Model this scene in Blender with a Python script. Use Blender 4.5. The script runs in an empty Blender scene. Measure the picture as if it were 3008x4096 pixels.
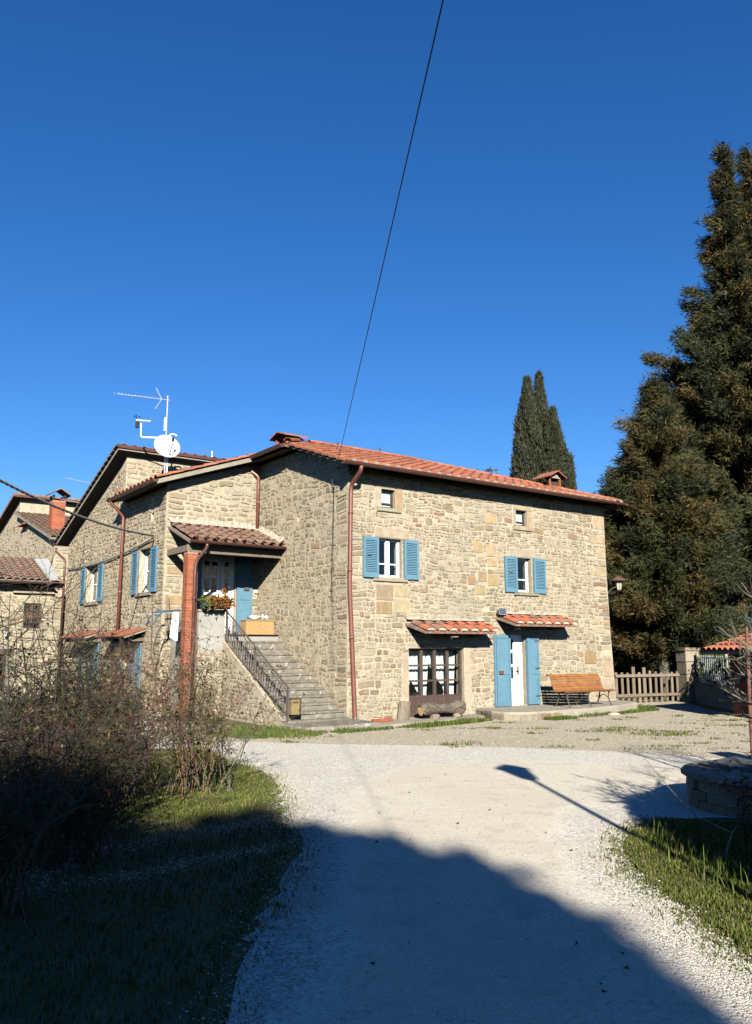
import bpy, math, random
import numpy as np
from mathutils import Vector, Matrix

# ------------------------------------------------------------------ camera, sky, sun, exposure
scene = bpy.context.scene
col = scene.collection
R = math.radians
cd = bpy.data.cameras.new('camera'); cam = bpy.data.objects.new('camera', cd); col.objects.link(cam)
cd.sensor_fit = 'VERTICAL'; cd.sensor_height = 36.0; cd.lens = 28.8
cd.clip_start = 0.05; cd.clip_end = 3000
cam.location = (0, 0, 1.8); cam.rotation_euler = (R(90 + 9.307), 0, 0)
scene.camera = cam

SUN_EL, SUN_AZ = 26.0, -6.0           # elevation; azimuth of the light's travel, degrees from +Y towards +X
world = bpy.data.worlds.new('World'); scene.world = world; world.use_nodes = True
wn = world.node_tree.nodes; wl = world.node_tree.links
wn.clear()
sky = wn.new('ShaderNodeTexSky'); sky.sky_type = 'NISHITA'; sky.sun_disc = False
sky.sun_elevation = R(SUN_EL); sky.sun_rotation = R(180 + SUN_AZ)
sky.altitude = 500; sky.air_density = 1.15; sky.dust_density = 0.1; sky.ozone_density = 4.0
bg = wn.new('ShaderNodeBackground'); bg.inputs['Strength'].default_value = 0.05
wo = wn.new('ShaderNodeOutputWorld')
hs = wn.new('ShaderNodeHueSaturation'); hs.inputs['Saturation'].default_value = 1.25
wl.new(sky.outputs[0], hs.inputs['Color']); tn_ = wn.new('ShaderNodeVectorMath'); tn_.operation = 'MULTIPLY'; tn_.inputs[1].default_value = (.56, .68, .88)
wl.new(hs.outputs[0], tn_.inputs[0]); wl.new(tn_.outputs[0], bg.inputs['Color']); wl.new(bg.outputs[0], wo.inputs[0])
sd = bpy.data.lights.new('sun', 'SUN'); sun = bpy.data.objects.new('sun', sd); col.objects.link(sun)
sd.energy = 5.0; sd.angle = R(0.53); sd.color = (1.0, 0.93, 0.80)
sun.rotation_euler = (R(90 - SUN_EL), 0, R(-SUN_AZ)); sun.location = (2, -20, 30)
scene.view_settings.view_transform = 'Standard'; scene.view_settings.look = 'None'
scene.view_settings.exposure = 1.68; scene.view_settings.gamma = 1.0; scene.view_settings.use_curve_mapping = False
scene.cycles.max_bounces = 6; scene.cycles.diffuse_bounces = 0; scene.cycles.transparent_max_bounces = 12

rng = random.Random(7)
OX, OY, HROT = -0.6787, 19.6382, R(35.3225)      # front-left corner of the main house; facade direction
CH, SH = math.cos(HROT), math.sin(HROT)
def wd(u, v, z=0.0): return (OX + u*CH - v*SH, OY + u*SH + v*CH, z)

# ------------------------------------------------------------------ mesh builder
class MB:
    def __init__(s): s.v = []; s.f = []; s.c = []
    def add(s, vs, fs, c=(1, 1, 1)):
        b = len(s.v); s.v.extend(vs)
        for f in fs: s.f.append(tuple(i + b for i in f)); s.c.append(c)
    def box(s, x0, x1, y0, y1, z0, z1, c=(1, 1, 1), M=None):
        p = [(x0,y0,z0),(x1,y0,z0),(x1,y1,z0),(x0,y1,z0),(x0,y0,z1),(x1,y0,z1),(x1,y1,z1),(x0,y1,z1)]
        f = [(3,2,1,0),(4,5,6,7),(0,1,5,4),(1,2,6,5),(2,3,7,6),(3,0,4,7)]
        if M:
            p = [M(*q) for q in p]
            if getattr(M, 'flip', False): f = [t[::-1] for t in f]
        s.add(p, f, c)
    def bev(s, x0, x1, y0, y1, z0, z1, b=.01, c=(1,1,1), M=None):
        """box with chamfered vertical-face edges on the -y side (front) and top"""
        p = [(x0,y1,z0),(x1,y1,z0),(x1,y1,z1),(x0,y1,z1),
             (x0,y0+b,z0),(x1,y0+b,z0),(x1,y0+b,z1),(x0,y0+b,z1),
             (x0+b,y0,z0+b),(x1-b,y0,z0+b),(x1-b,y0,z1-b),(x0+b,y0,z1-b)]
        f = [(0,1,2,3)[::1],(4,5,1,0),(5,6,2,1),(6,7,3,2),(7,4,0,3),(8,9,5,4),(9,10,6,5),(10,11,7,6),(11,8,4,7),(11,10,9,8)]
        f = [t[::-1] for t in f]
        if M:
            p = [M(*q) for q in p]
            if getattr(M, 'flip', False): f = [t[::-1] for t in f]
        s.add(p, f, c)
    def poly(s, pts, c=(1,1,1)): s.add(list(pts), [tuple(range(len(pts)))], c)
    def prism(s, pts, off, c=(1,1,1)):
        n = len(pts); o = Vector(off)
        a = [tuple(p) for p in pts]; b = [tuple(Vector(p) + o) for p in pts]
        s.add(a + b, [tuple(range(n))[::-1], tuple(range(n, 2*n))] + [(i, (i+1) % n, n + (i+1) % n, n + i) for i in range(n)], c)
    def tube(s, pts, r, n=6, c=(1,1,1), cap=True, sq=1.0):
        pts = [Vector(p) for p in pts]; m = len(pts)
        rr = r if isinstance(r, (list, tuple)) else [r]*m
        vs = []; up0 = None
        for i, p in enumerate(pts):
            d = (pts[min(i+1, m-1)] - pts[max(i-1, 0)])
            if d.length < 1e-9: d = Vector((0,0,1))
            d.normalize()
            if up0 is None:
                up0 = Vector((0,0,1)) if abs(d.z) < .9 else Vector((1,0,0))
            a = d.cross(up0)
            if a.length < 1e-5: a = d.orthogonal()
            a.normalize(); b = a.cross(d).normalized(); up0 = b
            for k in range(n):
                t = 2*math.pi*(k + .5)/n
                vs.append(tuple(p + (a*math.cos(t) + b*math.sin(t)*sq)*rr[i]))
        fs = [(i*n+k, i*n+(k+1) % n, (i+1)*n+(k+1) % n, (i+1)*n+k) for i in range(m-1) for k in range(n)]
        if cap: fs += [tuple(range(n))[::-1], tuple(range((m-1)*n, m*n))]
        s.add(vs, fs, c)
    def lathe(s, prof, o=(0,0,0), n=16, c=(1,1,1), M=None):
        vs = []; m = len(prof)
        for r, z in prof:
            for k in range(n):
                t = 2*math.pi*k/n; q = Vector((r*math.cos(t), r*math.sin(t), z))
                if M: q = M @ q
                vs.append(tuple(q + Vector(o)))
        s.add(vs, [(i*n+k, i*n+(k+1) % n, (i+1)*n+(k+1) % n, (i+1)*n+k) for i in range(m-1) for k in range(n)], c)
    def mesh(s, name, smooth=False):
        me = bpy.data.meshes.new(name)
        me.from_pydata(s.v, [], s.f)
        a = me.attributes.new('tint', 'FLOAT_VECTOR', 'FACE')
        a.data.foreach_set('vector', np.array(s.c, dtype=np.float32).ravel())
        if smooth: me.polygons.foreach_set('use_smooth', [True]*len(me.polygons))
        me.update()
        return me
    def build(s, name, m, parent=None, smooth=False, loc=None, rotz=None):
        me = s.mesh(name, smooth); me.materials.append(m)
        return link(name, me, parent, loc, rotz)
def link(name, me, parent=None, loc=None, rotz=None):
    o = bpy.data.objects.new(name, me); col.objects.link(o)
    if parent: o.parent = parent
    if loc: o.location = loc
    if rotz is not None: o.rotation_euler = (0, 0, rotz)
    return o
def tag(o, label=None, cat=None, group=None, kind=None):
    if label: o['label'] = label
    if cat: o['category'] = cat
    if group: o['group'] = group
    if kind: o['kind'] = kind
    return o
def thing(name, label, cat, loc=(0,0,0), rotz=0, group=None):
    o = bpy.data.objects.new(name, None); col.objects.link(o); o.location = loc; o.rotation_euler = (0,0,rotz)
    o.empty_display_size = .2
    return tag(o, label, cat, group)
def raw_mesh(name, V, F, tint, m, parent=None, smooth=False):
    """numpy arrays: V (n,3), F (m,3 or 4), tint (m,3)"""
    me = bpy.data.meshes.new(name); k = F.shape[1]
    me.vertices.add(len(V)); me.vertices.foreach_set('co', V.astype(np.float32).ravel())
    me.loops.add(F.size); me.loops.foreach_set('vertex_index', F.astype(np.int32).ravel())
    me.polygons.add(len(F)); me.polygons.foreach_set('loop_start', np.arange(0, F.size, k, dtype=np.int32))
    a = me.attributes.new('tint', 'FLOAT_VECTOR', 'FACE'); a.data.foreach_set('vector', tint.astype(np.float32).ravel())
    me.update(calc_edges=True)
    if smooth: me.polygons.foreach_set('use_smooth', [True]*len(me.polygons))
    me.materials.append(m)
    return link(name, me, parent)

# ------------------------------------------------------------------ materials
def nd(nt, t, **kw):
    n = nt.nodes.new(t)
    for k, v in kw.items():
        if k in n.inputs: n.inputs[k].default_value = v
        else: setattr(n, k, v)
    return n
def mixc(nt, a, b, fac, mode='MIX'):
    n = nt.nodes.new('ShaderNodeMix'); n.data_type = 'RGBA'; n.blend_type = mode
    for sock, val in ((n.inputs[0], fac), (n.inputs[6], a), (n.inputs[7], b)):
        if hasattr(val, 'is_linked') or hasattr(val, 'links'): nt.links.new(val, sock)
        else: sock.default_value = val if isinstance(val, (int, float)) else (*val, 1) if len(val) == 3 else val
    return n.outputs[2]
def ramp(nt, fac, lo, hi):
    n = nt.nodes.new('ShaderNodeMapRange'); n.inputs[1].default_value = lo; n.inputs[2].default_value = hi; n.clamp = True
    nt.links.new(fac, n.inputs[0]); return n.outputs[0]
def noise(nt, pos, scale, detail=5, rough=.6, sc=None):
    n = nt.nodes.new('ShaderNodeTexNoise'); n.inputs['Scale'].default_value = scale
    n.inputs['Detail'].default_value = detail; n.inputs['Roughness'].default_value = rough
    if sc:
        m = nt.nodes.new('ShaderNodeVectorMath'); m.operation = 'MULTIPLY'; m.inputs[1].default_value = sc
        nt.links.new(pos, m.inputs[0]); pos = m.outputs[0]
    nt.links.new(pos, n.inputs['Vector']); return n.outputs[0]
MATS = {}
def pbr(name, c1=(.5,.5,.5), c2=None, ns=4, lo=.35, hi=.65, tint=False, rough=.85, spec=.3, metal=0, bump=0, bs=40, bdist=.01,
        fine=None, spots=(), sc=None, rnd=0.0, transl=0, objpos=False):
    K = 1.0 if name in ('white_paint','dish_white','cloth','curtain','steel','lamp_glass') else .66
    sk = lambda c: tuple(x*K for x in c)
    c1 = sk(c1); c2 = sk(c2) if c2 is not None else None; spots = [(a_, sk(b_), *r_) for a_, b_, *r_ in spots]
    m = bpy.data.materials.new(name); m.use_nodes = True; nt = m.node_tree; nt.nodes.clear()
    out = nt.nodes.new('ShaderNodeOutputMaterial'); b = nt.nodes.new('ShaderNodeBsdfPrincipled')
    if objpos: pos = nt.nodes.new('ShaderNodeTexCoord').outputs['Object']
    else: pos = nt.nodes.new('ShaderNodeNewGeometry').outputs['Position']
    c = None
    if c2 is not None: c = mixc(nt, c1, c2, ramp(nt, noise(nt, pos, ns, sc=sc), lo, hi))
    else:
        rgb = nt.nodes.new('ShaderNodeRGB'); rgb.outputs[0].default_value = (*c1, 1); c = rgb.outputs[0]
    if tint:
        at = nt.nodes.new('ShaderNodeAttribute'); at.attribute_name = 'tint'
        c = mixc(nt, c, at.outputs['Vector'], 1.0, 'MULTIPLY')
    if rnd:
        oi = nt.nodes.new('ShaderNodeObjectInfo'); f = ramp(nt, oi.outputs['Random'], 0, 1)
        mm = nt.nodes.new('ShaderNodeMapRange'); mm.inputs[3].default_value = 1-rnd; mm.inputs[4].default_value = 1+rnd*.6
        nt.links.new(oi.outputs['Random'], mm.inputs[0])
        hv = nt.nodes.new('ShaderNodeVectorMath'); hv.operation = 'SCALE'; nt.links.new(c, hv.inputs[0]); nt.links.new(mm.outputs[0], hv.inputs['Scale'])
        c = hv.outputs[0]
    if fine:   # (scale, lo multiplier, hi multiplier)
        f = noise(nt, pos, fine[0], 4, .7)
        mm = nt.nodes.new('ShaderNodeMapRange'); mm.inputs[1].default_value = .3; mm.inputs[2].default_value = .7
        mm.inputs[3].default_value = fine[1]; mm.inputs[4].default_value = fine[2]; nt.links.new(f, mm.inputs[0])
        hv = nt.nodes.new('ShaderNodeVectorMath'); hv.operation = 'SCALE'; nt.links.new(c, hv.inputs[0]); nt.links.new(mm.outputs[0], hv.inputs['Scale'])
        c = hv.outputs[0]
    for (sc_, scol, l, h, amt) in spots:
        f = ramp(nt, noise(nt, pos, sc_, 6, .65), l, h)
        ml = nt.nodes.new('ShaderNodeMath'); ml.operation = 'MULTIPLY'; ml.inputs[1].default_value = amt; nt.links.new(f, ml.inputs[0])
        c = mixc(nt, c, scol, ml.outputs[0])
    nt.links.new(c, b.inputs['Base Color'])
    b.inputs['Roughness'].default_value = rough; b.inputs['Metallic'].default_value = metal
    b.inputs['Specular IOR Level'].default_value = spec
    if bump:
        bn = nt.nodes.new('ShaderNodeBump'); bn.inputs['Strength'].default_value = bump; bn.inputs['Distance'].default_value = bdist
        nt.links.new(noise(nt, pos, bs, 6, .65, sc=sc), bn.inputs['Height']); nt.links.new(bn.outputs[0], b.inputs['Normal'])
    if transl:
        t = nt.nodes.new('ShaderNodeBsdfTranslucent'); nt.links.new(c, t.inputs['Color'])
        mx = nt.nodes.new('ShaderNodeMixShader'); mx.inputs[0].default_value = transl
        nt.links.new(b.outputs[0], mx.inputs[1]); nt.links.new(t.outputs[0], mx.inputs[2]); nt.links.new(mx.outputs[0], out.inputs[0])
    else: nt.links.new(b.outputs[0], out.inputs[0])
    MATS[name] = m
    return m
pbr('stone', (.72,.71,.69), (.54,.53,.50), ns=7, tint=True, bump=.8, bs=24, bdist=.03, fine=(42,.70,1.18), spots=((.7,(.26,.235,.19),.50,.66,.45),(1.6,(.33,.315,.27),.56,.72,.5),(9,(.50,.48,.42),.62,.72,.35),(18,(.10,.095,.08),.64,.78,.5)))
pbr('mortar', (.48,.42,.315), (.37,.325,.245), ns=3.2, bump=.9, bs=22, bdist=.035, fine=(36,.72,1.15), spots=((.7,(.26,.235,.19),.50,.66,.45),(1.3,(.30,.28,.235),.55,.72,.5),(7,(.56,.52,.44),.62,.72,.4)))
pbr('mortar_grey', (.53,.45,.325), (.38,.325,.235), ns=2.6, bump=.8, bs=18, bdist=.04, fine=(40,.75,1.2), spots=((1.1,(.50,.46,.39),.56,.72,.5),(9,(.13,.12,.10),.58,.70,.6),(4,(.22,.19,.15),.56,.7,.5)))
pbr('dressed', (.40,.34,.25), (.29,.245,.18), ns=5, tint=True, bump=.7, bs=26, bdist=.02, fine=(40,.72,1.15), spots=((5,(.36,.34,.29),.6,.75,.4),))
pbr('render_grey', (.34,.335,.31), (.27,.265,.24), ns=2, bump=.25, bs=60, bdist=.006, fine=(30,.9,1.08), spots=((1.5,(.55,.53,.48),.6,.75,.4),))
pbr('terracotta', (.37,.128,.072), (.28,.098,.058), ns=3, tint=True, rnd=.12, bump=.2, bs=60, bdist=.004, fine=(25,.85,1.12), spots=((2.2,(.30,.16,.11),.56,.72,.5),(8,(.24,.17,.13),.62,.74,.5)))
pbr('old_tile', (.25,.118,.075), (.165,.125,.10), ns=5, tint=True, rnd=.22, bump=.5, bs=45, bdist=.008, fine=(38,.65,1.3), spots=((7,(.27,.245,.20),.50,.64,.75),(11,(.055,.05,.042),.58,.7,.6),(2.6,(.42,.17,.08),.60,.72,.5)))
pbr('tile_mortar', (.44,.39,.32), (.33,.29,.235), ns=6, bump=.6, bs=40, bdist=.01, fine=(60,.8,1.12))
pbr('brick', (.34,.098,.045), (.27,.075,.036), ns=5, tint=True, rnd=.15, bump=.3, bs=70, bdist=.004, fine=(40,.85,1.12))
pbr('brick_joint', (.42,.27,.19), (.34,.21,.14), ns=8, bump=.5, bs=80, bdist=.004)
pbr('soffit', (.30,.275,.23), (.23,.21,.17), ns=3, bump=.3, bs=40, bdist=.006, fine=(20,.85,1.1))
pbr('copper_paint', (.10,.038,.029), (.075,.029,.023), ns=3, rough=.42, spec=.5, fine=(9,.85,1.15))
pbr('pipe_red', (.185,.064,.044), (.15,.05,.036), ns=3, rough=.4, spec=.5, fine=(12,.85,1.12))
pbr('blue_paint', (.105,.225,.315), (.088,.195,.28), ns=5, rough=.62, spec=.3, fine=(22,.82,1.1), bump=.12, bs=60, bdist=.003, spots=((2.5,(.16,.27,.34),.52,.70,.45),(14,(.07,.12,.15),.66,.76,.4)))
pbr('white_paint', (.76,.76,.75), (.74,.73,.70), ns=4, rough=.4, spec=.45)
pbr('brown_metal', (.085,.055,.045), (.06,.04,.034), ns=5, rough=.55, spec=.4, fine=(25,.8,1.2))
pbr('iron', (.075,.066,.066), (.12,.07,.05), ns=9, rough=.6, spec=.4, lo=.5, hi=.75)
pbr('steel', (.62,.63,.63), (.5,.51,.51), ns=10, rough=.35, metal=.7)
pbr('dish_white', (.36,.37,.37), (.33,.34,.34), ns=4, rough=.45)
pbr('black_plastic', (.02,.02,.022), rough=.5)
pbr('concrete', (.36,.325,.265), (.27,.245,.20), ns=2.5, bump=.4, bs=35, bdist=.01, fine=(60,.8,1.12), spots=((6,(.58,.55,.48),.60,.72,.5),(14,(.20,.19,.165),.62,.75,.55)))
pbr('stair', (.27,.245,.20), (.17,.155,.125), ns=4, bump=.9, bs=22, bdist=.03, fine=(40,.65,1.2), spots=((6,(.50,.48,.42),.56,.66,.7),(9,(.09,.085,.072),.56,.68,.65)))
pbr('bench_wood', (.33,.14,.042), (.21,.09,.032), ns=6, sc=(1,1,1), tint=True, rough=.5, spec=.4, fine=(40,.8,1.15), rnd=.1)
pbr('grey_wood', (.23,.185,.14), (.15,.12,.09), ns=5, sc=(6,6,.6), tint=True, bump=.4, bs=18, bdist=.006, fine=(60,.75,1.15), rnd=.18)
pbr('bark', (.235,.195,.15), (.12,.098,.078), ns=6, sc=(2,2,.5), bump=1.0, bs=9, bdist=.04, fine=(40,.7,1.25))
pbr('log_bark', (.25,.20,.155), (.085,.07,.055), ns=7, sc=(1,1,3), bump=1.0, bs=9, bdist=.08, fine=(30,.5,1.35))
pbr('cut_wood', (.45,.31,.17), (.36,.235,.125), ns=9, bump=.2, bs=40)
pbr('conifer', (1,1,1), (.75,.75,.75), ns=1.4, tint=True, rough=.75, spec=.2, transl=.12)
pbr('leaf', (.9,.9,.9), (.7,.7,.7), ns=3, tint=True, rough=.6, spec=.3, transl=.25)
pbr('grass', (1,1,1), (.75,.8,.7), ns=1.2, tint=True, rough=.7, spec=.2, transl=.3)
pbr('twig', (.125,.095,.062), (.076,.060,.042), ns=6, tint=True, rough=.8)
pbr('brass', (.24,.185,.085), (.18,.135,.06), ns=8, rough=.55)
pbr('slate', (.075,.08,.085), (.05,.053,.057), ns=6, rough=.9)
pbr('rust', (.17,.075,.05), (.085,.048,.04), ns=10, rough=.8, bump=.3, bs=40, bdist=.004, fine=(30,.7,1.2))
pbr('cloth', (.80,.79,.76), rough=.9, transl=.2, bump=.1, bs=60)
pbr('curtain', (.78,.77,.73), (.70,.69,.65), ns=8, rough=.9, transl=.35)
pbr('cabinet_wood', (.40,.265,.115), (.33,.21,.085), ns=10, sc=(1,1,3), rough=.6)
pbr('cable', (.045,.043,.045), rough=.6)
pbr('cable_grey', (.30,.29,.28), (.18,.175,.17), ns=20, rough=.6)
pbr('dark_room', (.05,.045,.04), rough=.9)
pbr('floor_tile', (.28,.13,.08), (.22,.10,.06), ns=5, rough=.6)
pbr('solar', (.02,.03,.07), (.03,.045,.10), ns=30, rough=.2, spec=.6)
pbr('pot', (.02,.05,.05), (.03,.07,.065), ns=4, rough=.5)
pbr('plastic_blue', (.05,.10,.15), rough=.45)
pbr('grass_soil', (.085,.095,.028), (.12,.105,.055), ns=2.0, bump=.6, bs=30, bdist=.02, fine=(60,.7,1.3))
pbr('lamp_glass', (.28,.27,.23), rough=.3)
pbr('lead', (.42,.44,.46), (.34,.35,.37), ns=4, rough=.5)

def glass_mat(name, tintc=(.9,.94,.95)):
    m = bpy.data.materials.new(name); m.use_nodes = True; nt = m.node_tree; nt.nodes.clear()
    out = nt.nodes.new('ShaderNodeOutputMaterial'); g = nt.nodes.new('ShaderNodeBsdfGlossy'); t = nt.nodes.new('ShaderNodeBsdfTransparent')
    g.inputs['Roughness'].default_value = .015; t.inputs['Color'].default_value = (*tintc, 1)
    lw = nt.nodes.new('ShaderNodeLayerWeight'); pw = nt.nodes.new('ShaderNodeMath'); pw.operation = 'POWER'; pw.inputs[1].default_value = 4.0
    f = nt.nodes.new('ShaderNodeMapRange'); f.inputs[3].default_value = .05; f.inputs[4].default_value = 1.0
    nt.links.new(lw.outputs['Facing'], pw.inputs[0]); nt.links.new(pw.outputs[0], f.inputs[0]); mx = nt.nodes.new('ShaderNodeMixShader')
    nt.links.new(f.outputs[0], mx.inputs[0]); nt.links.new(t.outputs[0], mx.inputs[1]); nt.links.new(g.outputs[0], mx.inputs[2]); nt.links.new(mx.outputs[0], out.inputs[0])
    MATS[name] = m
glass_mat('glass')

def gravel_mat(name, A, B=None):
    """A, B: (base, dark, scale, amount, bump, patches); B shows where the point attribute 'worn' is high"""
    m = bpy.data.materials.new(name); m.use_nodes = True; nt = m.node_tree; nt.nodes.clear()
    out = nt.nodes.new('ShaderNodeOutputMaterial'); b = nt.nodes.new('ShaderNodeBsdfPrincipled')
    pos = nt.nodes.new('ShaderNodeNewGeometry').outputs['Position']; K = .66
    sk = lambda c: tuple(x*K for x in c)
    def layer(base, dark, scale, amt, bump, patches):
        vo = nt.nodes.new('ShaderNodeTexVoronoi'); vo.inputs['Scale'].default_value = scale; nt.links.new(pos, vo.inputs['Vector'])
        v2 = nt.nodes.new('ShaderNodeTexVoronoi'); v2.inputs['Scale'].default_value = scale*2.3; nt.links.new(pos, v2.inputs['Vector'])
        sx = nt.nodes.new('ShaderNodeSeparateColor'); nt.links.new(vo.outputs['Color'], sx.inputs[0])
        sy = nt.nodes.new('ShaderNodeSeparateColor'); nt.links.new(v2.outputs['Color'], sy.inputs[0])
        ad = nt.nodes.new('ShaderNodeMath'); ad.operation = 'MULTIPLY'; nt.links.new(sx.outputs[0], ad.inputs[0]); nt.links.new(sy.outputs[0], ad.inputs[1])
        c = mixc(nt, sk(dark), sk(base), ramp(nt, ad.outputs[0], 0.0, amt))
        for (s_, pc, l, h, a) in patches:
            f = ramp(nt, noise(nt, pos, s_, 7, .6), l, h)
            ml = nt.nodes.new('ShaderNodeMath'); ml.operation = 'MULTIPLY'; ml.inputs[1].default_value = a; nt.links.new(f, ml.inputs[0])
            c = mixc(nt, c, sk(pc), ml.outputs[0])
        su = nt.nodes.new('ShaderNodeMath'); su.operation = 'ADD'; nt.links.new(vo.outputs['Distance'], su.inputs[0]); nt.links.new(v2.outputs['Distance'], su.inputs[1])
        hh = nt.nodes.new('ShaderNodeMath'); hh.operation = 'MULTIPLY'; hh.inputs[1].default_value = -bump; nt.links.new(su.outputs[0], hh.inputs[0])
        return c, hh.outputs[0]
    c, h = layer(*A)
    if B:
        at = nt.nodes.new('ShaderNodeAttribute'); at.attribute_name = 'worn'
        n1 = noise(nt, pos, 1.6, 7, .65); ad = nt.nodes.new('ShaderNodeMath'); ad.operation = 'ADD'; nt.links.new(at.outputs['Fac'], ad.inputs[0]); nt.links.new(n1, ad.inputs[1])
        f = ramp(nt, ad.outputs[0], .80, 1.20); c2, h2 = layer(*B); c = mixc(nt, c, c2, f)
        mh = nt.nodes.new('ShaderNodeMix'); nt.links.new(f, mh.inputs[0]); nt.links.new(h, mh.inputs[2]); nt.links.new(h2, mh.inputs[3]); h = mh.outputs[0]
    nt.links.new(c, b.inputs['Base Color']); b.inputs['Roughness'].default_value = .95; b.inputs['Specular IOR Level'].default_value = .15
    bn = nt.nodes.new('ShaderNodeBump'); bn.inputs['Strength'].default_value = 1.0; bn.inputs['Distance'].default_value = .02
    nt.links.new(h, bn.inputs['Height']); nt.links.new(bn.outputs[0], b.inputs['Normal']); nt.links.new(b.outputs[0], out.inputs[0])
    MATS[name] = m
LOOSE = ((.90,.87,.80), (.50,.465,.40), 40, .4, .75, ((1.1,(.68,.62,.52),.48,.64,.5),(5,(.55,.51,.43),.62,.74,.4)))
PACK = ((.76,.705,.595), (.57,.52,.425), 55, .3, .30, ((.55,(.64,.58,.475),.44,.60,.8),(2.4,(.46,.415,.33),.54,.70,.6),(9,(.80,.75,.645),.60,.70,.5),(14,(.38,.345,.28),.64,.74,.55)))
gravel_mat('road_gravel', LOOSE, PACK)
gravel_mat('yard_gravel', ((.66,.59,.47), (.34,.30,.225), 26, .45, .8, ((.9,(.47,.415,.315),.48,.66,.6),(2.6,(.23,.22,.11),.66,.74,.6))))
M_ = MATS
# ------------------------------------------------------------------ the ground
def wob(x, y, s=1.0):
    return (math.sin(x*1.7*s + 1.3*y*s) + math.sin(x*3.1*s - 2.3*y*s + 1.7) * .6 + math.sin(x*5.3*s + 4.7*y*s + .6) * .4) / 2
def smooth_poly(pts, n=6, jit=.05, seed=1):
    """Catmull-Rom through pts, closed, with a ragged edge"""
    r = random.Random(seed); out = []; m = len(pts)
    for i in range(m):
        p0, p1, p2, p3 = (Vector((*pts[(i+k) % m], 0)) for k in (-1, 0, 1, 2))
        for k in range(n):
            t = k/n
            q = .5*((2*p1) + (-p0+p2)*t + (2*p0-5*p1+4*p2-p3)*t*t + (-p0+3*p1-3*p2+p3)*t*t*t)
            out.append((q.x + r.uniform(-jit, jit), q.y + r.uniform(-jit, jit)))
    return out
def sheet(name, pts, z, m):
    from mathutils.geometry import tessellate_polygon
    v = [Vector((x, y, z)) for x, y in pts]
    tr = tessellate_polygon([v])
    b = MB()
    fs = []
    for t in tr:
        a, c, d = (v[i] for i in t)
        fs.append(t if (c-a).cross(d-a).z > 0 else t[::-1])
    b.add([tuple(q) for q in v], fs)
    o = b.build(name, m); o['kind'] = 'structure'; return o
def inside(p, poly):
    x, y = p; c = False; j = len(poly)-1
    for i in range(len(poly)):
        xi, yi = poly[i]; xj, yj = poly[j]
        if (yi > y) != (yj > y) and x < (xj-xi)*(y-yi)/(yj-yi) + xi: c = not c
        j = i
    return c
g = MB(); g.poly([(-500,-300,0),(500,-300,0),(500,900,0),(-500,900,0)])
tag(g.build('ground', M_['grass_soil']), kind='structure')
YARD = smooth_poly([(-5.5,17.2),(-3.2,16.2),(-.7,15.4),(1.5,15.1),(3.8,14.4),(6.5,13.0),(12,11),(12,20),(9.6,22.5),(9.9,26.6),(9.6,28.4),(7.4,27.0),(6.2,24.2),(3.5,22.3),(-.2,19.9),(-2.6,18.8),(-5.2,21),(-8,24),(-9,20)], 6, .06, 3)
sheet('yard', YARD, .004, M_['yard_gravel'])
ROAD = smooth_poly([(-.75,-6),(-.72,4.3),(-.80,5.5),(-.72,6.6),(-.70,8.0),(-1.0,9.2),(-1.15,10.4),(-1.45,11.9),(-2.1,13.1),(-3.2,14.6),(-6,16.0),(-11,17),(-11,18.8),(-5.6,17.4),(-3.2,16.4),(-.7,15.7),(1.4,15.4),(3.8,14.7),(6.0,13.5),(11,10.8),(11,8.3),(6.0,8.6),(4.2,9.0),(2.95,9.0),(2.42,8.3),(2.12,7.5),(2.06,6.6),(2.13,5.9),(2.15,5.3),(2.2,4.6),(2.3,2),(2.4,-6)], 7, .045, 5)
# the packed, wheel-worn middle of the road
TRACK = smooth_poly([(-.35,-6),(-.3,4.3),(-.25,6.5),(-.25,8.5),(-.35,10.0),(.0,11.8),(.9,13.2),(2.6,13.5),(4.2,12.7),(8,10.9),(10.5,9.8),(10.5,8.9),(6.0,9.7),(4.2,9.9),(2.6,9.9),(2.05,9.1),(1.65,7.6),(1.6,6.2),(1.7,4.5),(1.8,-6)], 5, .02, 9)
def road_sheet():
    from mathutils.geometry import delaunay_2d_cdt
    n = len(ROAD); vs = [Vector(p) for p in ROAD]; r = random.Random(4)
    for i in range(-24, 48):
        for j in range(-14, 42):
            p = (i*.25 + r.uniform(-.06,.06), j*.45 + r.uniform(-.1,.1))
            if inside(p, ROAD): vs.append(Vector(p))
    V, E_, F, *_ = delaunay_2d_cdt(vs, [(i, (i+1) % n) for i in range(n)], [], 1, 1e-5)
    me = bpy.data.meshes.new('road'); me.from_pydata([(v.x, v.y, .008) for v in V], [], [tuple(f) for f in F]); me.materials.append(M_['road_gravel'])
    T = np.array(TRACK); S = np.roll(T, -1, 0) - T
    def dist(p):
        d = np.array([p.x, p.y]) - T; t = np.clip((d*S).sum(1)/((S*S).sum(1)+1e-9), 0, 1); return np.sqrt((((d - S*t[:,None])**2).sum(1)).min())
    a = me.attributes.new('worn', 'FLOAT', 'POINT')
    a.data.foreach_set('value', [min(1, max(0, .5 + (dist(v) if inside((v.x, v.y), TRACK) else -dist(v))/.9)) for v in V])
    o = link('road', me); o['kind'] = 'structure'
road_sheet()

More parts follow.
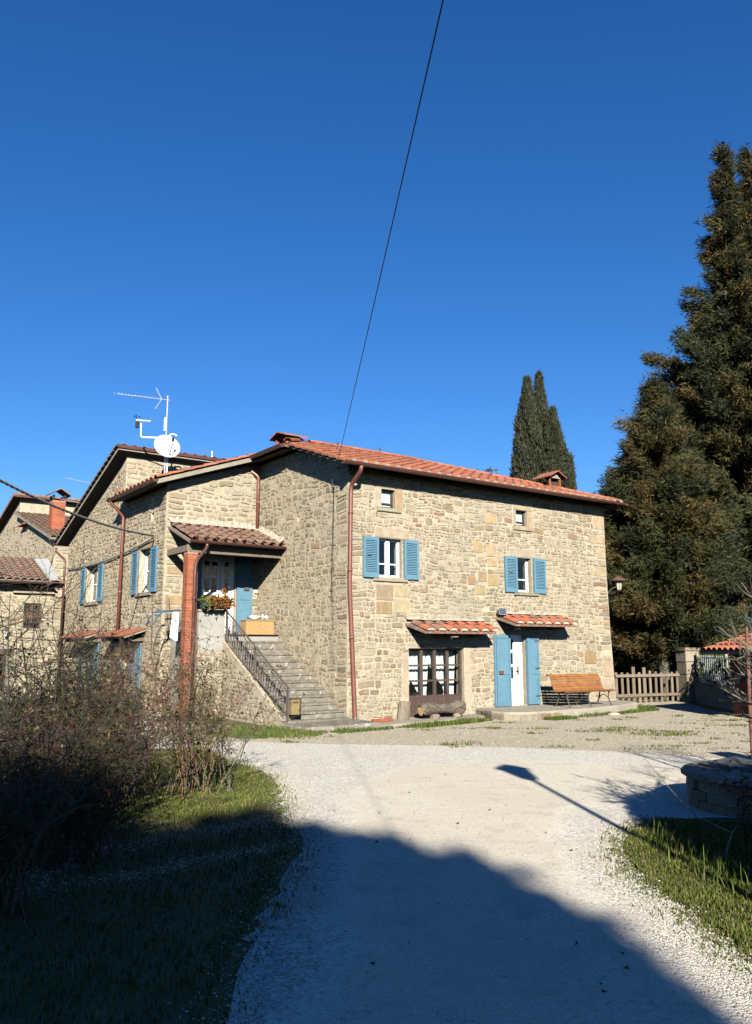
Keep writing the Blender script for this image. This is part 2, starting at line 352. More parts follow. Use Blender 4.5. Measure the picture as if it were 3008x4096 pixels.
# ------------------------------------------------------------------ walls of rubble stone
class Map:
    def __init__(s, kind, off): s.kind, s.off = kind, off; s.flip = kind == 'S'
    def __call__(s, a, n, z):             # a along the wall, n inward from the face, z up
        return (a, s.off + n, z) if s.kind == 'F' else (s.off + n, a, z)
def wall_slab(mb, M, s0, s1, z0, ztop, holes, depth=.3, edge=None, zc=()):
    """front face with openings and reveals; ztop is a number or list of (s,z) profile points for the top"""
    prof = ztop if isinstance(ztop, list) else [(s0, ztop), (s1, ztop)]
    zr = min(z for _, z in prof)
    ss = sorted({s0, s1, *[h[0] for h in holes], *[h[1] for h in holes]}); zs = sorted({z0, zr, *[h[2] for h in holes], *[h[3] for h in holes], *zc})
    zs = [z for z in zs if z <= zr]
    E = edge or (lambda s, z: s)
    for a, b in zip(ss, ss[1:]):
        for c, d in zip(zs, zs[1:]):
            m = ((a+b)/2, (c+d)/2)
            if any(h[0] < m[0] < h[1] and h[2] < m[1] < h[3] for h in holes): continue
            q = [M(E(a,c),0,c), M(E(b,c),0,c), M(E(b,d),0,d), M(E(a,d),0,d)]
            mb.poly(q[::-1] if M.flip else q)
    up = [(s, z) for s, z in prof]
    if max(z for _, z in prof) > zr + 1e-6:
        q = [M(s0,0,zr), M(s1,0,zr)] + [M(s,0,z) for s, z in reversed(up) if z > zr + 1e-6]
        mb.poly(q[::-1] if M.flip else q)
    for a, b, c, d in holes:
        for q in ([(a,c),(b,c)], [(b,c),(b,d)], [(b,d),(a,d)], [(a,d),(a,c)]):
            (x0, y0), (x1, y1) = q
            r = [M(x0,0,y0), M(x1,0,y1), M(x1,depth,y1), M(x0,depth,y0)]
            mb.poly(r if M.flip else r[::-1])
def rubble(s0, s1, z0, ztop, holes, rg, hr=(.09,.24), asp=(.9,2.6), gap=.014, warp=.07, big_edges=(False, False), skip=.0, sizefn=None):
    """rough courses of irregular stones; returns polygons [(s,z)...]"""
    out = []; z = z0
    zt = ztop if callable(ztop) else (lambda s: ztop)
    zmax = max(zt(s0), zt(s1), zt((s0+s1)/2))
    ph = rg.uniform(0, 9)
    def W(s, q):
        return (s + warp*.55*math.sin(q*3.1 + s*1.3 + ph), q + warp*(math.sin(s*1.15 + ph) * .8 + math.sin(s*3.7 + q*2.9 + ph*2) * .35 + math.sin(s*9.1 - q*5.2 + ph) * .35))
    while z < zmax:
        h = hr[0] + (hr[1]-hr[0])*rg.random()**1.5
        s = s0; first = True
        while s < s1 - .02:
            w = h*rg.uniform(*asp)
            if rg.random() < .16: w *= .6
            w = max(.085, min(.62, w))
            if big_edges[0] and first: w = rg.uniform(.28, .6)
            if s1 - (s+w) < .09: w = s1 - s
            if big_edges[1] and s1 - (s+w) < .3: w = s1 - s
            first = False
            cells = [(s, s+w, z, z+h)]
            if h > .155 and rg.random() < .42 and not (big_edges[1] and s+w > s1-.05):
                k = rg.uniform(.35, .65)*h; cells = [(s, s+w, z, z+k), (s, s+w, z+k, z+h)]
                if w > .24 and rg.random() < .6:
                    t = s + w*rg.uniform(.35, .65); cells = [(s, s+w, z, z+k), (s, t, z+k, z+h), (t, s+w, z+k, z+h)]
            s += w
            for (a, b, c, d) in cells:
                if rg.random() < skip: continue
                bad = False
                for (ha, hb, hc, hd) in holes:
                    if a < hb and b > ha and c < hd and d > hc:
                        opts = [(a, min(b, ha), c, d), (max(a, hb), b, c, d), (a, b, c, min(d, hc)), (a, b, max(c, hd), d)]
                        a, b, c, d = max(opts, key=lambda o: max(0, o[1]-o[0])*max(0, o[3]-o[2]))
                        if b-a < .05 or d-c < .04: bad = True; break
                if bad: continue
                gp = gap*rg.uniform(.5, 1.8); hh_ = (d-c)*.16; ww_ = min(.03, (b-a)*.12); a += gp + rg.uniform(0, ww_); b -= gp + rg.uniform(0, ww_); c += gp*.8 + rg.uniform(0, hh_); d -= gp*.8 + rg.uniform(0, hh_)
                if b-a < .035 or d-c < .03: continue
                mn = min(b-a, d-c); pts = []
                j = lambda k: rg.uniform(-k, k)*mn
                c1 = [rg.uniform(.03, .34)*mn for _ in range(8)]
                pts = [(a+c1[0], c+j(.06)), ((a+b)/2+j(.2), c+j(.06)), (b-c1[1], c+j(.06)), (b+j(.05), c+c1[2]), (b+j(.05), d-c1[3]), (b-c1[4], d+j(.06)), ((a+b)/2+j(.2), d+j(.06)), (a+c1[5], d+j(.06)), (a+j(.05), d-c1[6]), (a+j(.05), c+c1[7])]
                pts = [W(*p) for p in pts]
                # keep inside limits and out of openings
                pts = [(min(max(p[0], s0+.004), s1-.004), p[1]) for p in pts]
                if max(p[1] - zt(p[0]) for p in pts) > 0 or min(p[1] for p in pts) < z0 - .08: continue
                for (ha, hb, hc, hd) in holes:
                    e = .008
                    q2 = []
                    for (x, y) in pts:
                        if ha-e < x < hb+e and hc-e < y < hd+e:
                            o = [(abs(x-ha), (ha-e, y)), (abs(x-hb), (hb+e, y)), (abs(y-hc), (x, hc-e)), (abs(y-hd), (x, hd+e))]
                            x, y = min(o)[1]
                        q2.append((x, y))
                    pts = q2
                out.append(pts)
        z += h
    return out
def stone_mesh(mb, pts, M, proud, colr, rg, E=None):
    n = len(pts); cx = sum(p[0] for p in pts)/n; cz = sum(p[1] for p in pts)/n
    E = E or (lambda s, z: s)
    def ring(k, nn, jit=0): return [M(E(cx + (x-cx)*k, z), nn - rg.uniform(0, jit), cz + (z-cz)*k) for x, z in pts]
    t = proud*.35
    vs = ring(1.0, .012) + ring(.99, -proud*.6) + ring(.88, -proud, t) + [M(E(cx, cz), -proud - rg.uniform(0, t), cz)]
    fs = []
    for i in range(n):
        k = (i+1) % n
        fs += [(i, k, n+k, n+i), (n+i, n+k, 2*n+k, 2*n+i), (2*n+i, 2*n+k, 3*n)]
    if M.flip: fs = [f[::-1] for f in fs]
    mb.add(vs, fs, colr)
WARM = [((.56,.475,.345), 5), ((.49,.41,.29), 5), ((.42,.33,.22), 3.5), ((.52,.46,.355), 4), ((.62,.545,.42), 2.5), ((.36,.245,.165), 1), ((.36,.305,.23), 2.5)]
GREY = [((.55,.46,.32), 5), ((.49,.405,.28), 5), ((.59,.51,.37), 3), ((.48,.34,.20), 1.6), ((.33,.28,.205), 1.3), ((.60,.53,.40), 2)]
PALE = [((.52,.455,.325), 5), ((.46,.395,.275), 4), ((.58,.52,.39), 3), ((.42,.32,.19), 1)]
def pick(pal, rg):
    t = rg.uniform(0, sum(w for _, w in pal))
    for c, w in pal:
        t -= w
        if t <= 0: break
    k = rg.uniform(.86, 1.14); return tuple(min(.9, x*k*rg.uniform(.97, 1.03)) for x in c)
def area(pts): return abs(sum(pts[i][0]*pts[i-1][1] - pts[i-1][0]*pts[i][1] for i in range(len(pts))))/2
ALLST = []      # (size in view, wall object, polygon, map, proud, colour, edge)
def lay(wall, polys, M, pal, rg, pr=(.006,.022), weight=1.0, E=None):
    for p in polys: ALLST.append((area(p)*weight, wall, p, M, rg.uniform(*pr), pick(pal, rg), E))
def flush_stones(limit, rg, names=('stone', 'small_stones')):
    ALLST.sort(key=lambda t: -t[0]); rest = {}
    for i, (a, wall, p, M, pr, c, E) in enumerate(ALLST):
        if i < limit:
            mb = MB(); stone_mesh(mb, p, M, pr, c, rg, E); mb.build(names[0], M_['stone'], wall)
        else: rest.setdefault(wall.name, (wall, MB())); stone_mesh(rest[wall.name][1], p, M, pr, c, rg, E)
    for wall, mb in rest.values(): tag(mb.build(names[1], M_['stone'], wall), kind='stuff')
    ALLST.clear()

house = thing('stone_house', 'large two-storey rubble stone house with blue shutters and orange tiled roof', 'house', (OX, OY, 0), HROT)
UR, VB, UL, VC, VE = 9.50, 4.70, -2.79, 8.20, 14.2      # right end, rear wing face, left wall, upper block face, left wall's far end
MF, MG, M2, M3, MC = Map('F', 0), Map('S', 0), Map('F', VB), Map('S', UL), Map('F', VC)
edgeF = lambda s, z: s if s < UR - .45 else s + .22*max(0, 1 - z/5.2)**2 * min(1, (s-(UR-.45))/.45)
H_F = [(.90,1.63,3.49,4.46), (1.0,1.43,5.23,5.71), (5.66,6.24,3.31,4.26), (5.69,6.13,5.17,5.62), (1.83,3.65,.06,1.75), (5.28,5.90,.21,2.12)]
rg = random.Random(11)
def wall(name, slabs, m):
    b = MB()
    for a in slabs: wall_slab(b, *a[:-1], **a[-1])
    return b.build(name, M_[m], house)
wF = wall('front_wall', [(MF, 0, UR, 0, 6.16, H_F, dict(depth=.32, edge=edgeF, zc=(.5,1,1.5,2,2.6,3,3.6,4.2,5)))], 'mortar')
wG = wall('gable_wall', [(MG, 0, VB, 0, [(0,6.22),(2.5,7.02),(VB,7.02)], [(2.36,2.46,5.10,5.24)], dict(depth=.3))], 'mortar_grey')
H_2 = [(-1.70,-.70,2.10,4.29)]
w2_ = wall('wing_wall', [(M2, UL, 0, 0, [(UL,6.16),(0,7.12)], H_2, dict(depth=.25))], 'mortar')
H_3 = [(5.45,6.45,3.42,4.48), (10.35,11.75,3.25,4.42), (5.63,5.83,5.25,5.85), (6.5,7.6,0,2.0), (10.3,11.5,0,2.0)]
H_3[0] = (5.62,6.62,3.30,4.52)
w3 = wall('side_wall', [(M3, VB, VE, 0, [(VB,6.12),(VC,6.12),(VC,7.55),(VE,5.50)], H_3, dict(depth=.25))], 'mortar_grey')
wC = wall('upper_wall', [(MC, UL, 3.0, 5.6, 7.62, [], dict())], 'mortar')
bk = MB()      # far sides, not in view, that close the house
bk.poly([(UR,0,0),(UR,8.4,0),(UR,8.4,6.2),(UR,0,6.16)]); bk.poly([(UR,8.4,0),(0,8.4,0),(0,8.4,6.2),(UR,8.4,6.2)])
bk.poly([(3,VC,0),(3,VE,0),(3,VE,5.5),(3,VC,7.6)]); bk.poly([(3,VE,0),(UL,VE,0),(UL,VE,5.5),(3,VE,5.5)])
bk.poly([(0,VB,0),(0,8.4,0),(0,8.4,7.0),(0,VB,7.0)]); bk.poly([(UL,VB+3.4,0),(0,VB+3.4,0),(0,VB+3.4,6),(UL,VB+3.4,6)])
bk.poly([(.02,3.2,0),(UR,3.2,0),(UR,3.2,6.2),(.02,3.2,6.2)]); bk.poly([(.02,.02,2.6),(UR-.02,.02,2.6),(UR-.02,3.2,2.6),(.02,3.2,2.6)])
bk.build('rear_wall', M_['mortar_grey'], house)

# dressed blocks: (wall map, s0, s1, z0, z1, proud, tint, wall)
BLK = [(MF,.80,1.86,4.47,4.72,.015,(1.0,.97,.95),wF),(MF,.74,1.80,3.38,3.485,.05,(.95,.95,.95),wF),
 (MF,.80,1.0,5.22,5.74,.012,(1.12,1.1,1.08),wF),(MF,1.435,1.66,5.20,5.74,.012,(.98,.88,.72),wF),(MF,.80,1.66,5.74,5.86,.010,(1.1,1.05,1.0),wF),(MF,.86,1.60,5.13,5.215,.05,(.92,.92,.92),wF),
 (MF,5.40,6.50,4.27,4.52,.012,(.92,.96,1.05),wF),(MF,5.52,6.48,3.20,3.305,.05,(.75,.75,.76),wF),
 (MF,5.58,5.685,5.16,5.62,.012,(.95,.95,.95),wF),(MF,6.135,6.33,5.14,5.62,.012,(.95,.9,.82),wF),(MF,5.58,6.36,5.625,5.77,.012,(1.0,.97,.9),wF),(MF,5.55,6.36,5.04,5.155,.04,(.95,.92,.85),wF),
 (MF,3.655,3.86,.06,1.80,.010,(1.1,1.1,1.12),wF),(MF,1.64,1.825,.06,1.62,.008,(1.08,1.08,1.08),wF),
 (MF,.84,1.36,2.92,3.30,.012,(.86,.78,.68),wF),(MF,1.40,1.80,3.02,3.31,.010,(1.05,.98,.85),wF),(MF,.84,1.32,2.58,2.88,.012,(.78,.68,.56),wF),(MF,1.36,1.88,2.62,2.97,.009,(1.15,1.08,.95),wF),
 (MF,4.52,4.93,5.13,5.42,.014,(1.08,1.0,.82),wF),(MF,4.05,4.4,4.3,4.62,.012,(1.02,.92,.72),wF),(MF,4.5,4.88,4.22,4.56,.012,(1.08,.98,.8),wF),(MF,4.55,4.92,3.95,4.18,.012,(1.05,.95,.76),wF),
 (MF,4.2,4.52,3.52,3.8,.012,(.88,.78,.6),wF),(MF,4.56,4.92,3.42,3.74,.012,(1.0,.86,.62),wF),(MF,4.1,4.46,3.16,3.36,.012,(.98,.85,.62),wF),(MF,3.84,4.1,3.42,3.66,.012,(.80,.66,.5),wF),
 (MF,9.02,UR-.005,.25,.85,.012,(1.02,.99,.93),wF),(MF,9.12,UR-.005,.89,1.35,.012,(1.0,.96,.88),wF),(MF,8.35,8.86,1.28,1.62,.012,(.80,.62,.44),wF),(MF,8.98,UR-.005,5.35,5.95,.012,(1.1,1.02,.86),wF),(MF,8.80,UR-.005,4.9,5.15,.012,(1.06,.99,.85),wF),(MF,9.08,UR-.005,4.45,4.78,.012,(1.1,1.05,.95),wF),(MF,8.9,UR-.005,3.9,4.2,.012,(1.05,1.0,.9),wF),
 (M2,-2.7,-2.2,3.72,3.92,.012,(.95,.84,.68),w2_),(M2,-2.74,-2.25,2.9,3.14,.012,(.9,.8,.62),w2_),(M2,-2.72,-2.3,2.62,2.86,.012,(.92,.82,.62),w2_),
 (M3,5.45,6.8,4.53,4.70,.012,(.92,.92,.92),w3),(M3,5.5,6.75,3.18,3.295,.06,(.9,.9,.9),w3),(M3,10.2,11.9,4.43,4.6,.012,(.95,.95,.95),w3),(M3,10.3,11.8,3.12,3.245,.06,(.9,.9,.9),w3)]
for (M, a, b, c, d, pr, t, w) in BLK:
    mb = MB(); nn = -pr
    def MM(x, y, z, M=M): return M(edgeF(x, z) if M is MF else x, y, z)
    MM.flip = M.flip
    mb.bev(a, b, nn, .02, c, d, .012, tuple(k*rg.uniform(.95,1.05) for k in t), MM)
    mb.build('dressed_stone', M_['dressed'], w)
def blocks_of(M): return [(a-.01, b+.01, c-.01, d+.01) for (m, a, b, c, d, *_r) in BLK if m is M]
CANH = [(1.66,4.36,2.22,2.50), (4.74,7.4,2.44,2.72)]
lay(wF, rubble(0, UR, .05, 6.1, H_F + blocks_of(MF), rg, (.065,.20), (.7,2.7), .009, .045, (True, True), .03), MF, WARM, rg, (.006,.020), 1.0, edgeF)
lay(wG, rubble(.005, VB-.01, .3, lambda s: 6.2 + .32*min(s, 2.5), [(2.3,2.52,5.04,5.30)], rg, (.08,.22), (.7,2.4), .014, .05, (True, False), .22), MG, GREY, rg, (.003,.014), .62)
lay(w2_, rubble(UL+.005, 0, .05, lambda s: 7.05+.345*s, H_2 + blocks_of(M2), rg, (.09,.22), (1.0,2.6), .018, .05, (True, False), .05), M2, PALE+WARM, rg, (.006,.022), .8)
lay(w3, rubble(VB+.005, VE, .05, lambda s: 6.05 if s < VC else 7.5-.342*(s-VC), H_3 + blocks_of(M3), rg, (.07,.17), (.8,2.4), .013, .04, (True, False), .10), M3, GREY, rg, (.005,.022), .45)
lay(wC, rubble(UL+.005, 1.2, 6.3, 7.55, [], rg, (.09,.22), (1.0,2.6), .016, .04, (True, False)), MC, PALE+WARM, rg, (.006,.022), .7)

# ------------------------------------------------------------------ windows and shutters
def mbox(mb, M, a, b, n0, n1, c, d, t=(1,1,1)): mb.box(a, b, n0, n1, c, d, t, M)
def pane(parent, M, a, b, n, c, d):
    p = MB(); mbox(p, M, a, b, n, n+.006, c, d); p.build('pane', M_['glass'], parent)
def shutter(M, s0, s1, z0, z1, n, solid=False, slats=19, tilt=1):
    """a leaf lying open against the wall, n = its near face (negative = proud)"""
    f = MB(); w = .065; t = .045
    mbox(f, M, s0, s0+w, n, n+t, z0, z1); mbox(f, M, s1-w, s1, n, n+t, z0, z1)
    mbox(f, M, s0+w, s1-w, n, n+t, z0, z0+.10); mbox(f, M, s0+w, s1-w, n, n+t, z1-.085, z1)
    if solid:
        zm = z0 + (z1-z0)*.47
        mbox(f, M, s0+w, s1-w, n+.001, n+t, zm-.05, zm+.05)
        mbox(f, M, s0+w, s1-w, n+.016, n+t-.004, z0+.1, zm-.05); mbox(f, M, s0+w, s1-w, n+.016, n+t-.004, zm+.05, z1-.085)
    o = f.build('shutter', M_['blue_paint'], house)
    if not solid:
        dz = (z1-z0-.185)/slats
        for i in range(slats):
            zz = z0 + .10 + dz*(i+.5); s = MB()
            q = [(s0+w, n+.004, zz-dz*.50), (s1-w, n+.004, zz-dz*.50), (s1-w, n+.026, zz+dz*.12), (s0+w, n+.026, zz+dz*.12)]
            q2 = [(a, b+.005, c+.009) for a, b, c in q]
            v = [M(*p) for p in q+q2]; fs = [(0,1,2,3),(7,6,5,4),(0,4,5,1),(1,5,6,2),(2,6,7,3),(3,7,4,0)]
            s.add(v, fs); s.build('slat', M_['blue_paint'], o)
        bk_ = MB(); mbox(bk_, M, s0+w, s1-w, n+.040, n+.044, z0+.1, z1-.085); bk_.build('back_board', M_['blue_paint'], o)
    return o
def catch(parent, M, s, z, n, m='blue_paint', L=.10):
    b = MB(); mbox(b, M, s-.012, s+.012, n-.03, n, z-.03, z+.03); mbox(b, M, s, s+L, n-.035, n-.02, z-.012, z+.012); b.build('latch', M_[m], parent)
def casement(M, a, b, c, d, n, cols, rows, fw=.055, m='white_paint', leaf=2, low=None):
    f = MB(); mbox(f, M, a, b, n, n+.06, c, c+fw); mbox(f, M, a, b, n, n+.06, d-fw, d); mbox(f, M, a, a+fw, n, n+.06, c+fw, d-fw); mbox(f, M, b-fw, b, n, n+.06, c+fw, d-fw)
    o_holes = []
    iw = (b-a-2*fw)
    if leaf == 2:
        mid = (a+b)/2; mbox(f, M, mid-fw*.9, mid+fw*.9, n-.012, n+.05, c+fw, d-fw); spans = [(a+fw, mid-fw*.9), (mid+fw*.9, b-fw)]
    else: spans = [(a+fw, b-fw)]
    o = None; panes = []
    for x0, x1 in spans:
        cuts = [c+fw] + (low or [c+fw + (d-c-2*fw)*(k+1)/rows for k in range(rows-1)]) + [d-fw]
        cc = [x0 + (x1-x0)*k/cols for k in range(cols+1)]
        for k in range(1, cols): mbox(f, M, cc[k]-.012, cc[k]+.012, n+.01, n+.045, c+fw, d-fw)
        for k in range(1, len(cuts)-1): mbox(f, M, x0, x1, n+.012, n+.043, cuts[k]-.014, cuts[k]+.014)
        for k in range(cols):
            for j in range(len(cuts)-1): panes.append((cc[k], cc[k+1], cuts[j], cuts[j+1]))
    o = f.build('window', M_[m], house)
    for p in panes: pane(o, M, p[0], p[1], n+.028, p[2], p[3])
    return o
# front, first floor
casement(MF, .90, 1.63, 3.49, 4.46, .12, 1, 2, .06, low=[3.83])
for sx, (a, b) in ((1, (.42,.88)), (-1, (1.67,2.13))):
    o = shutter(MF, a, b, 3.46, 4.46, -.065)
    if sx > 0: catch(o, MF, .55, 4.03, -.065)
w_ = casement(MF, 5.66, 6.24, 3.31, 4.26, .14, 1, 2, .055, leaf=1, low=[3.66])
lf = MB()      # its inner leaf, standing ajar
for k in range(2): pass
lf.box(5.70,5.74,.20,.62,3.35,4.2); lf.build('open_leaf', M_['white_paint'], w_)
for (a, b) in ((5.17,5.64), (6.29,6.77)):
    o = shutter(MF, a, b, 3.28, 4.27, -.065)
    if a < 5.5: catch(o, MF, 5.33, 3.85, -.065)
for (a, b, c, d) in (H_F[1], H_F[3]):
    o = casement(MF, a, b, c, d, .10, 1, 1, .045, 'brown_metal', 1, low=[c+.13])
    cu = MB(); n = 14
    for k in range(n):
        x0 = a+.05+(b-a-.1)*k/n; x1 = a+.05+(b-a-.1)*(k+1)/n; y0 = .155+.012*(k % 2); y1 = .155+.012*((k+1) % 2)
        cu.poly([MF(x0,y0,c+.05), MF(x1,y1,c+.05), MF(x1,y1,d-.05), MF(x0,y0,d-.05)])
    cu.build('curtain', M_['curtain'], o)
# left wall windows
for (a, b, c, d) in (H_3[0], H_3[1]):
    casement(M3, a, b, c, d, .16, 1, 2, .06)
    shutter(M3, a-.50, a-.02, c-.04, d-.02, -.07); shutter(M3, b+.02, b+.50, c-.04, d-.02, -.07)
sl = MB(); sl.box(5.63,5.83,.2,.24,5.25,5.85,(1,1,1),M3); sl.build('slot_board', M_['dark_room'], house)
# two doors under small tiled hoods on the left wall
for (a, b, c, d) in (H_3[3], H_3[4]):
    dd = MB(); mbox(dd, M3, a, b, .10, .14, 0.02, d); mbox(dd, M3, a+.08, b-.08, .085, .10, .12, .9); mbox(dd, M3, a+.08, b-.08, .085, .10, 1.0, d-.1)
    o = dd.build('door', M_['blue_paint'], house)
    shutter(M3, a-.45, a-.02, .05, d-.02, -.07, True); shutter(M3, b+.02, b+.45, .05, d-.02, -.07, True)
    hd = MB(); hm = lambda s, n, z: M3(s, n, z)
    v0, v1 = a-.75, b+.75
    hood = MB(); hood.add([M3(v0,-.01,2.26), M3(v1,-.01,2.26), M3(v1,-.62,2.06), M3(v0,-.62,2.06), M3(v0,-.01,2.22), M3(v1,-.01,2.22), M3(v1,-.62,2.02), M3(v0,-.62,2.02)], [(0,1,2,3),(7,6,5,4),(3,2,6,7),(0,3,7,4),(1,5,6,2)])
    ho = hood.build('hood', M_['soffit'], house)
    nt_ = int((v1-v0)/.24)
    for k in range(nt_):
        s0 = v0 + (v1-v0)*k/nt_; s1 = v0 + (v1-v0)*(k+1)/nt_ - .015; t = MB()
        z = lambda n: 2.285 + n*.324
        t.add([M3(s0,-.0,z(0)), M3(s1,0,z(0)), M3(s1,-.68,z(-.68)+.0), M3(s0,-.68,z(-.68)), M3(s0,0,z(0)+.025), M3(s1,0,z(0)+.025), M3(s1,-.68,z(-.68)+.025), M3(s0,-.68,z(-.68)+.025)], [(0,1,2,3),(7,6,5,4),(3,2,6,7),(0,3,7,4),(1,5,6,2)], (1,1,1))
        t.build('roof_slab', M_['terracotta'], ho)
    for s in (v0+.25, v1-.25):
        t = MB(); t.box(s-.04, s+.04, -.5, 0, 1.94, 2.03, (1,1,1), M3); t.build('bracket', M_['grey_wood'], ho)

# glazed workshop door on the ground floor
a, b, c, d = H_F[4]
f = MB(); n = .10; fw = .05
mbox(f, MF, a, a+fw, n, n+.06, c, d); mbox(f, MF, b-fw, b, n, n+.06, c, d); mbox(f, MF, a+fw, b-fw, n, n+.06, d-fw, d); mbox(f, MF, a+fw, b-fw, n, n+.06, c, c+.05)
xs = [a+fw + (b-a-2*fw)*k/4 for k in range(5)]
zs = [c+.50, c+.50+(d-fw-c-.5)/3, c+.50+2*(d-fw-c-.5)/3, d-fw]
for k in (1, 2, 3): mbox(f, MF, xs[k]-.04, xs[k]+.04, n-.008, n+.05, c+.05, d-fw)
for z in zs[:3]: mbox(f, MF, a+fw, b-fw, n+.003, n+.045, z-.022, z+.022)
mbox(f, MF, a+fw, b-fw, n+.012, n+.04, c+.05, zs[0]-.022)
gd = f.build('glazed_door', M_['brown_metal'], house)
for i in range(4):
    for j in range(3): pane(gd, MF, xs[i]+.02, xs[i+1]-.02, n+.025, zs[j]+.02, zs[j+1]-.02)
def drape(x0, x1, tie, ztop, zbot, ztie, y=.36, n=22):
    """curtain gathered towards one side at ztie"""
    mb = MB(); rows = 10; P = []
    for j in range(rows+1):
        z = ztop + (zbot-ztop)*j/rows
        if z > ztie: k = ((ztop-z)/(ztop-ztie))**1.6
        else: k = 1 - .35*min(1, (ztie-z)/.5)
        wv = 1 - .72*k
        row = []
        for i in range(n+1):
            s = x0 + (x1-x0)*i/n; s = tie + (s-tie)*wv
            row.append(MF(s, y + .03*math.sin(i*1.9 + j*.1) * (1-.4*k), z))
        P += row
    mb.add(P, [(j*(n+1)+i, j*(n+1)+i+1, (j+1)*(n+1)+i+1, (j+1)*(n+1)+i) for j in range(rows) for i in range(n)])
    return mb
drape(1.86, 2.72, 2.62, 1.72, .15, .62).build('curtain', M_['curtain'], gd, True)
drape(2.62, 3.62, 3.55, 1.72, .15, .70).build('curtain', M_['curtain'], gd, True)
drape(1.86, 2.3, 1.95, 1.72, .15, .6, .40).build('curtain', M_['curtain'], gd, True)

# front door with blue panelled shutters
a, b, c, d = H_F[5]
def glazed_leaf(M, a, b, c, d, n, pan, m='white_paint', name='door', handle=True):
    """pan: list of panes (s0,s1,z0,z1); the leaf is stiles and rails around them"""
    f = MB(); ss = sorted({a, b, *[p[0] for p in pan], *[p[1] for p in pan]}); zz = sorted({c, d, *[p[2] for p in pan], *[p[3] for p in pan]})
    for s0, s1 in zip(ss, ss[1:]):
        for z0, z1 in zip(zz, zz[1:]):
            mid = ((s0+s1)/2, (z0+z1)/2)
            if any(p[0] < mid[0] < p[1] and p[2] < mid[1] < p[3] for p in pan): continue
            mbox(f, M, s0, s1, n, n+.05, z0, z1)
    o = f.build(name, M_[m], house)
    for p in pan: pane(o, M, p[0], p[1], n+.02, p[2], p[3])
    return o
fd = glazed_leaf(MF, a, b, c, d, .12, [(x0, x1, z0, z0+.42) for (x0, x1) in ((5.30,5.375), (5.455,5.60)) for z0 in (.96, 1.43, 1.90-.30+.30)][:6] if False else [(x0, x1, z0, z1) for (x0, x1) in ((5.30,5.37), (5.45,5.58)) for (z0, z1) in ((.92,1.24),(1.31,1.62),(1.70,1.98))])
hb = MB(); mbox(hb, MF, 5.69, 5.73, .09, .12, 1.02, 1.26); mbox(hb, MF, 5.62, 5.72, .06, .085, 1.12, 1.145); hb.build('handle', M_['iron'], fd)
o = shutter(MF, 4.76, 5.28, .215, 2.10, -.075, True)
l2 = MB(); mbox(l2, MF, 4.70, 4.755, -.05, -.01, .215, 2.10); l2.build('fold_leaf', M_['blue_paint'], o)
lk = MB(); mbox(lk, MF, 4.82, 4.98, -.10, -.075, 1.06, 1.15); lk.build('lock', M_['rust'], o)
o = shutter(MF, 5.985, 6.38, .225, 2.08, -.075, True)
l2 = MB(); mbox(l2, MF, 5.905, 5.98, -.095, -.01, .225, 2.08); l2.build('fold_leaf', M_['blue_paint'], o)
for z in (.45, 1.2, 1.95):
    h_ = MB(); mbox(h_, MF, 6.22, 6.40, -.085, -.075, z-.015, z+.015); h_.build('hinge', M_['iron'], o)
# fuzzy dark rooms behind the openings keep daylight out
# ------------------------------------------------------------------ roofs
def tile_portuguese(tintc, w=.325, L=.43, seed=0):
    """one interlocking tile: flat pan and round barrel, lower end at y=0"""
    r = random.Random(seed); mb = MB(); prof = [(0,.030),(.02,.006),(.07,0),(.135,.004),(.155,.028)]
    R_ = .088; cx = .243
    for k in range(6):
        t = math.pi*(1 - k/5); prof.append((cx + R_*math.cos(t), .022 + R_*math.sin(t)*.62))
    n = len(prof); lift = .034
    lo = [(x, 0, z+lift) for x, z in prof]; lb = [(x, .004, z+lift-.020) for x, z in prof]; hi = [(x, L, z) for x, z in prof]
    mb.add(lo+lb+hi, [(i, i+1, 2*n+i+1, 2*n+i) for i in range(n-1)] + [(n+i, n+i+1, i+1, i) for i in range(n-1)] + [(0, 2*n, n), (n-1, 2*n-1, 3*n-1)], tintc)
    return mb
def tile_barrel(tintc, w=.20, L=.45, cover=True, seg=6, taper=.78):
    mb = MB(); pts = []
    s = 1 if cover else -1
    k1, k2 = (1, taper) if cover else (taper, 1)
    lo = []; hi = []; lb = []
    for k in range(seg+1):
        t = math.pi*k/seg; x = math.cos(t); z = math.sin(t)*.62*s
        lo.append((-x*w/2*k1, 0, z*w/2*k1*1.15)); hi.append((-x*w/2*k2, L, z*w/2*k2*1.15)); lb.append((-x*(w/2-.014)*k1, .003, (z*(w/2-.014)*k1*1.15)))
    n = seg+1
    mb.add(lo+hi+lb, [(i, i+1, n+i+1, n+i) for i in range(seg)] + [(2*n+i, 2*n+i+1, i+1, i) for i in range(seg)] + [(2*n+i+1, 2*n+i, n+i, n+i+1) for i in range(seg)], tintc)
    return mb
def frame(o, ex, ey):
    ex = Vector(ex).normalized(); ey = Vector(ey).normalized(); ez = ex.cross(ey).normalized(); o = Vector(o)
    return Matrix(((ex.x,ey.x,ez.x,o.x),(ex.y,ey.y,ez.y,o.y),(ex.z,ey.z,ez.z,o.z),(0,0,0,1)))
def put(name, me, parent, mat):
    o = bpy.data.objects.new(name, me); col.objects.link(o); o.parent = parent; o.matrix_local = mat; return o
def join_into(mb, src, mat):
    mb.add([tuple(mat @ Vector(v)) for v in src.v], src.f, src.c[0])
rt = random.Random(5)
PV = []          # tile variants
for i in range(10):
    k = rt.uniform(.80, 1.16); PV.append(tile_portuguese((k, k*rt.uniform(.93,1.08), k*rt.uniform(.9,1.1))))
PM = []
for p in PV:
    me = p.mesh('roof_tile'); me.materials.append(M_['terracotta']); PM.append(me)

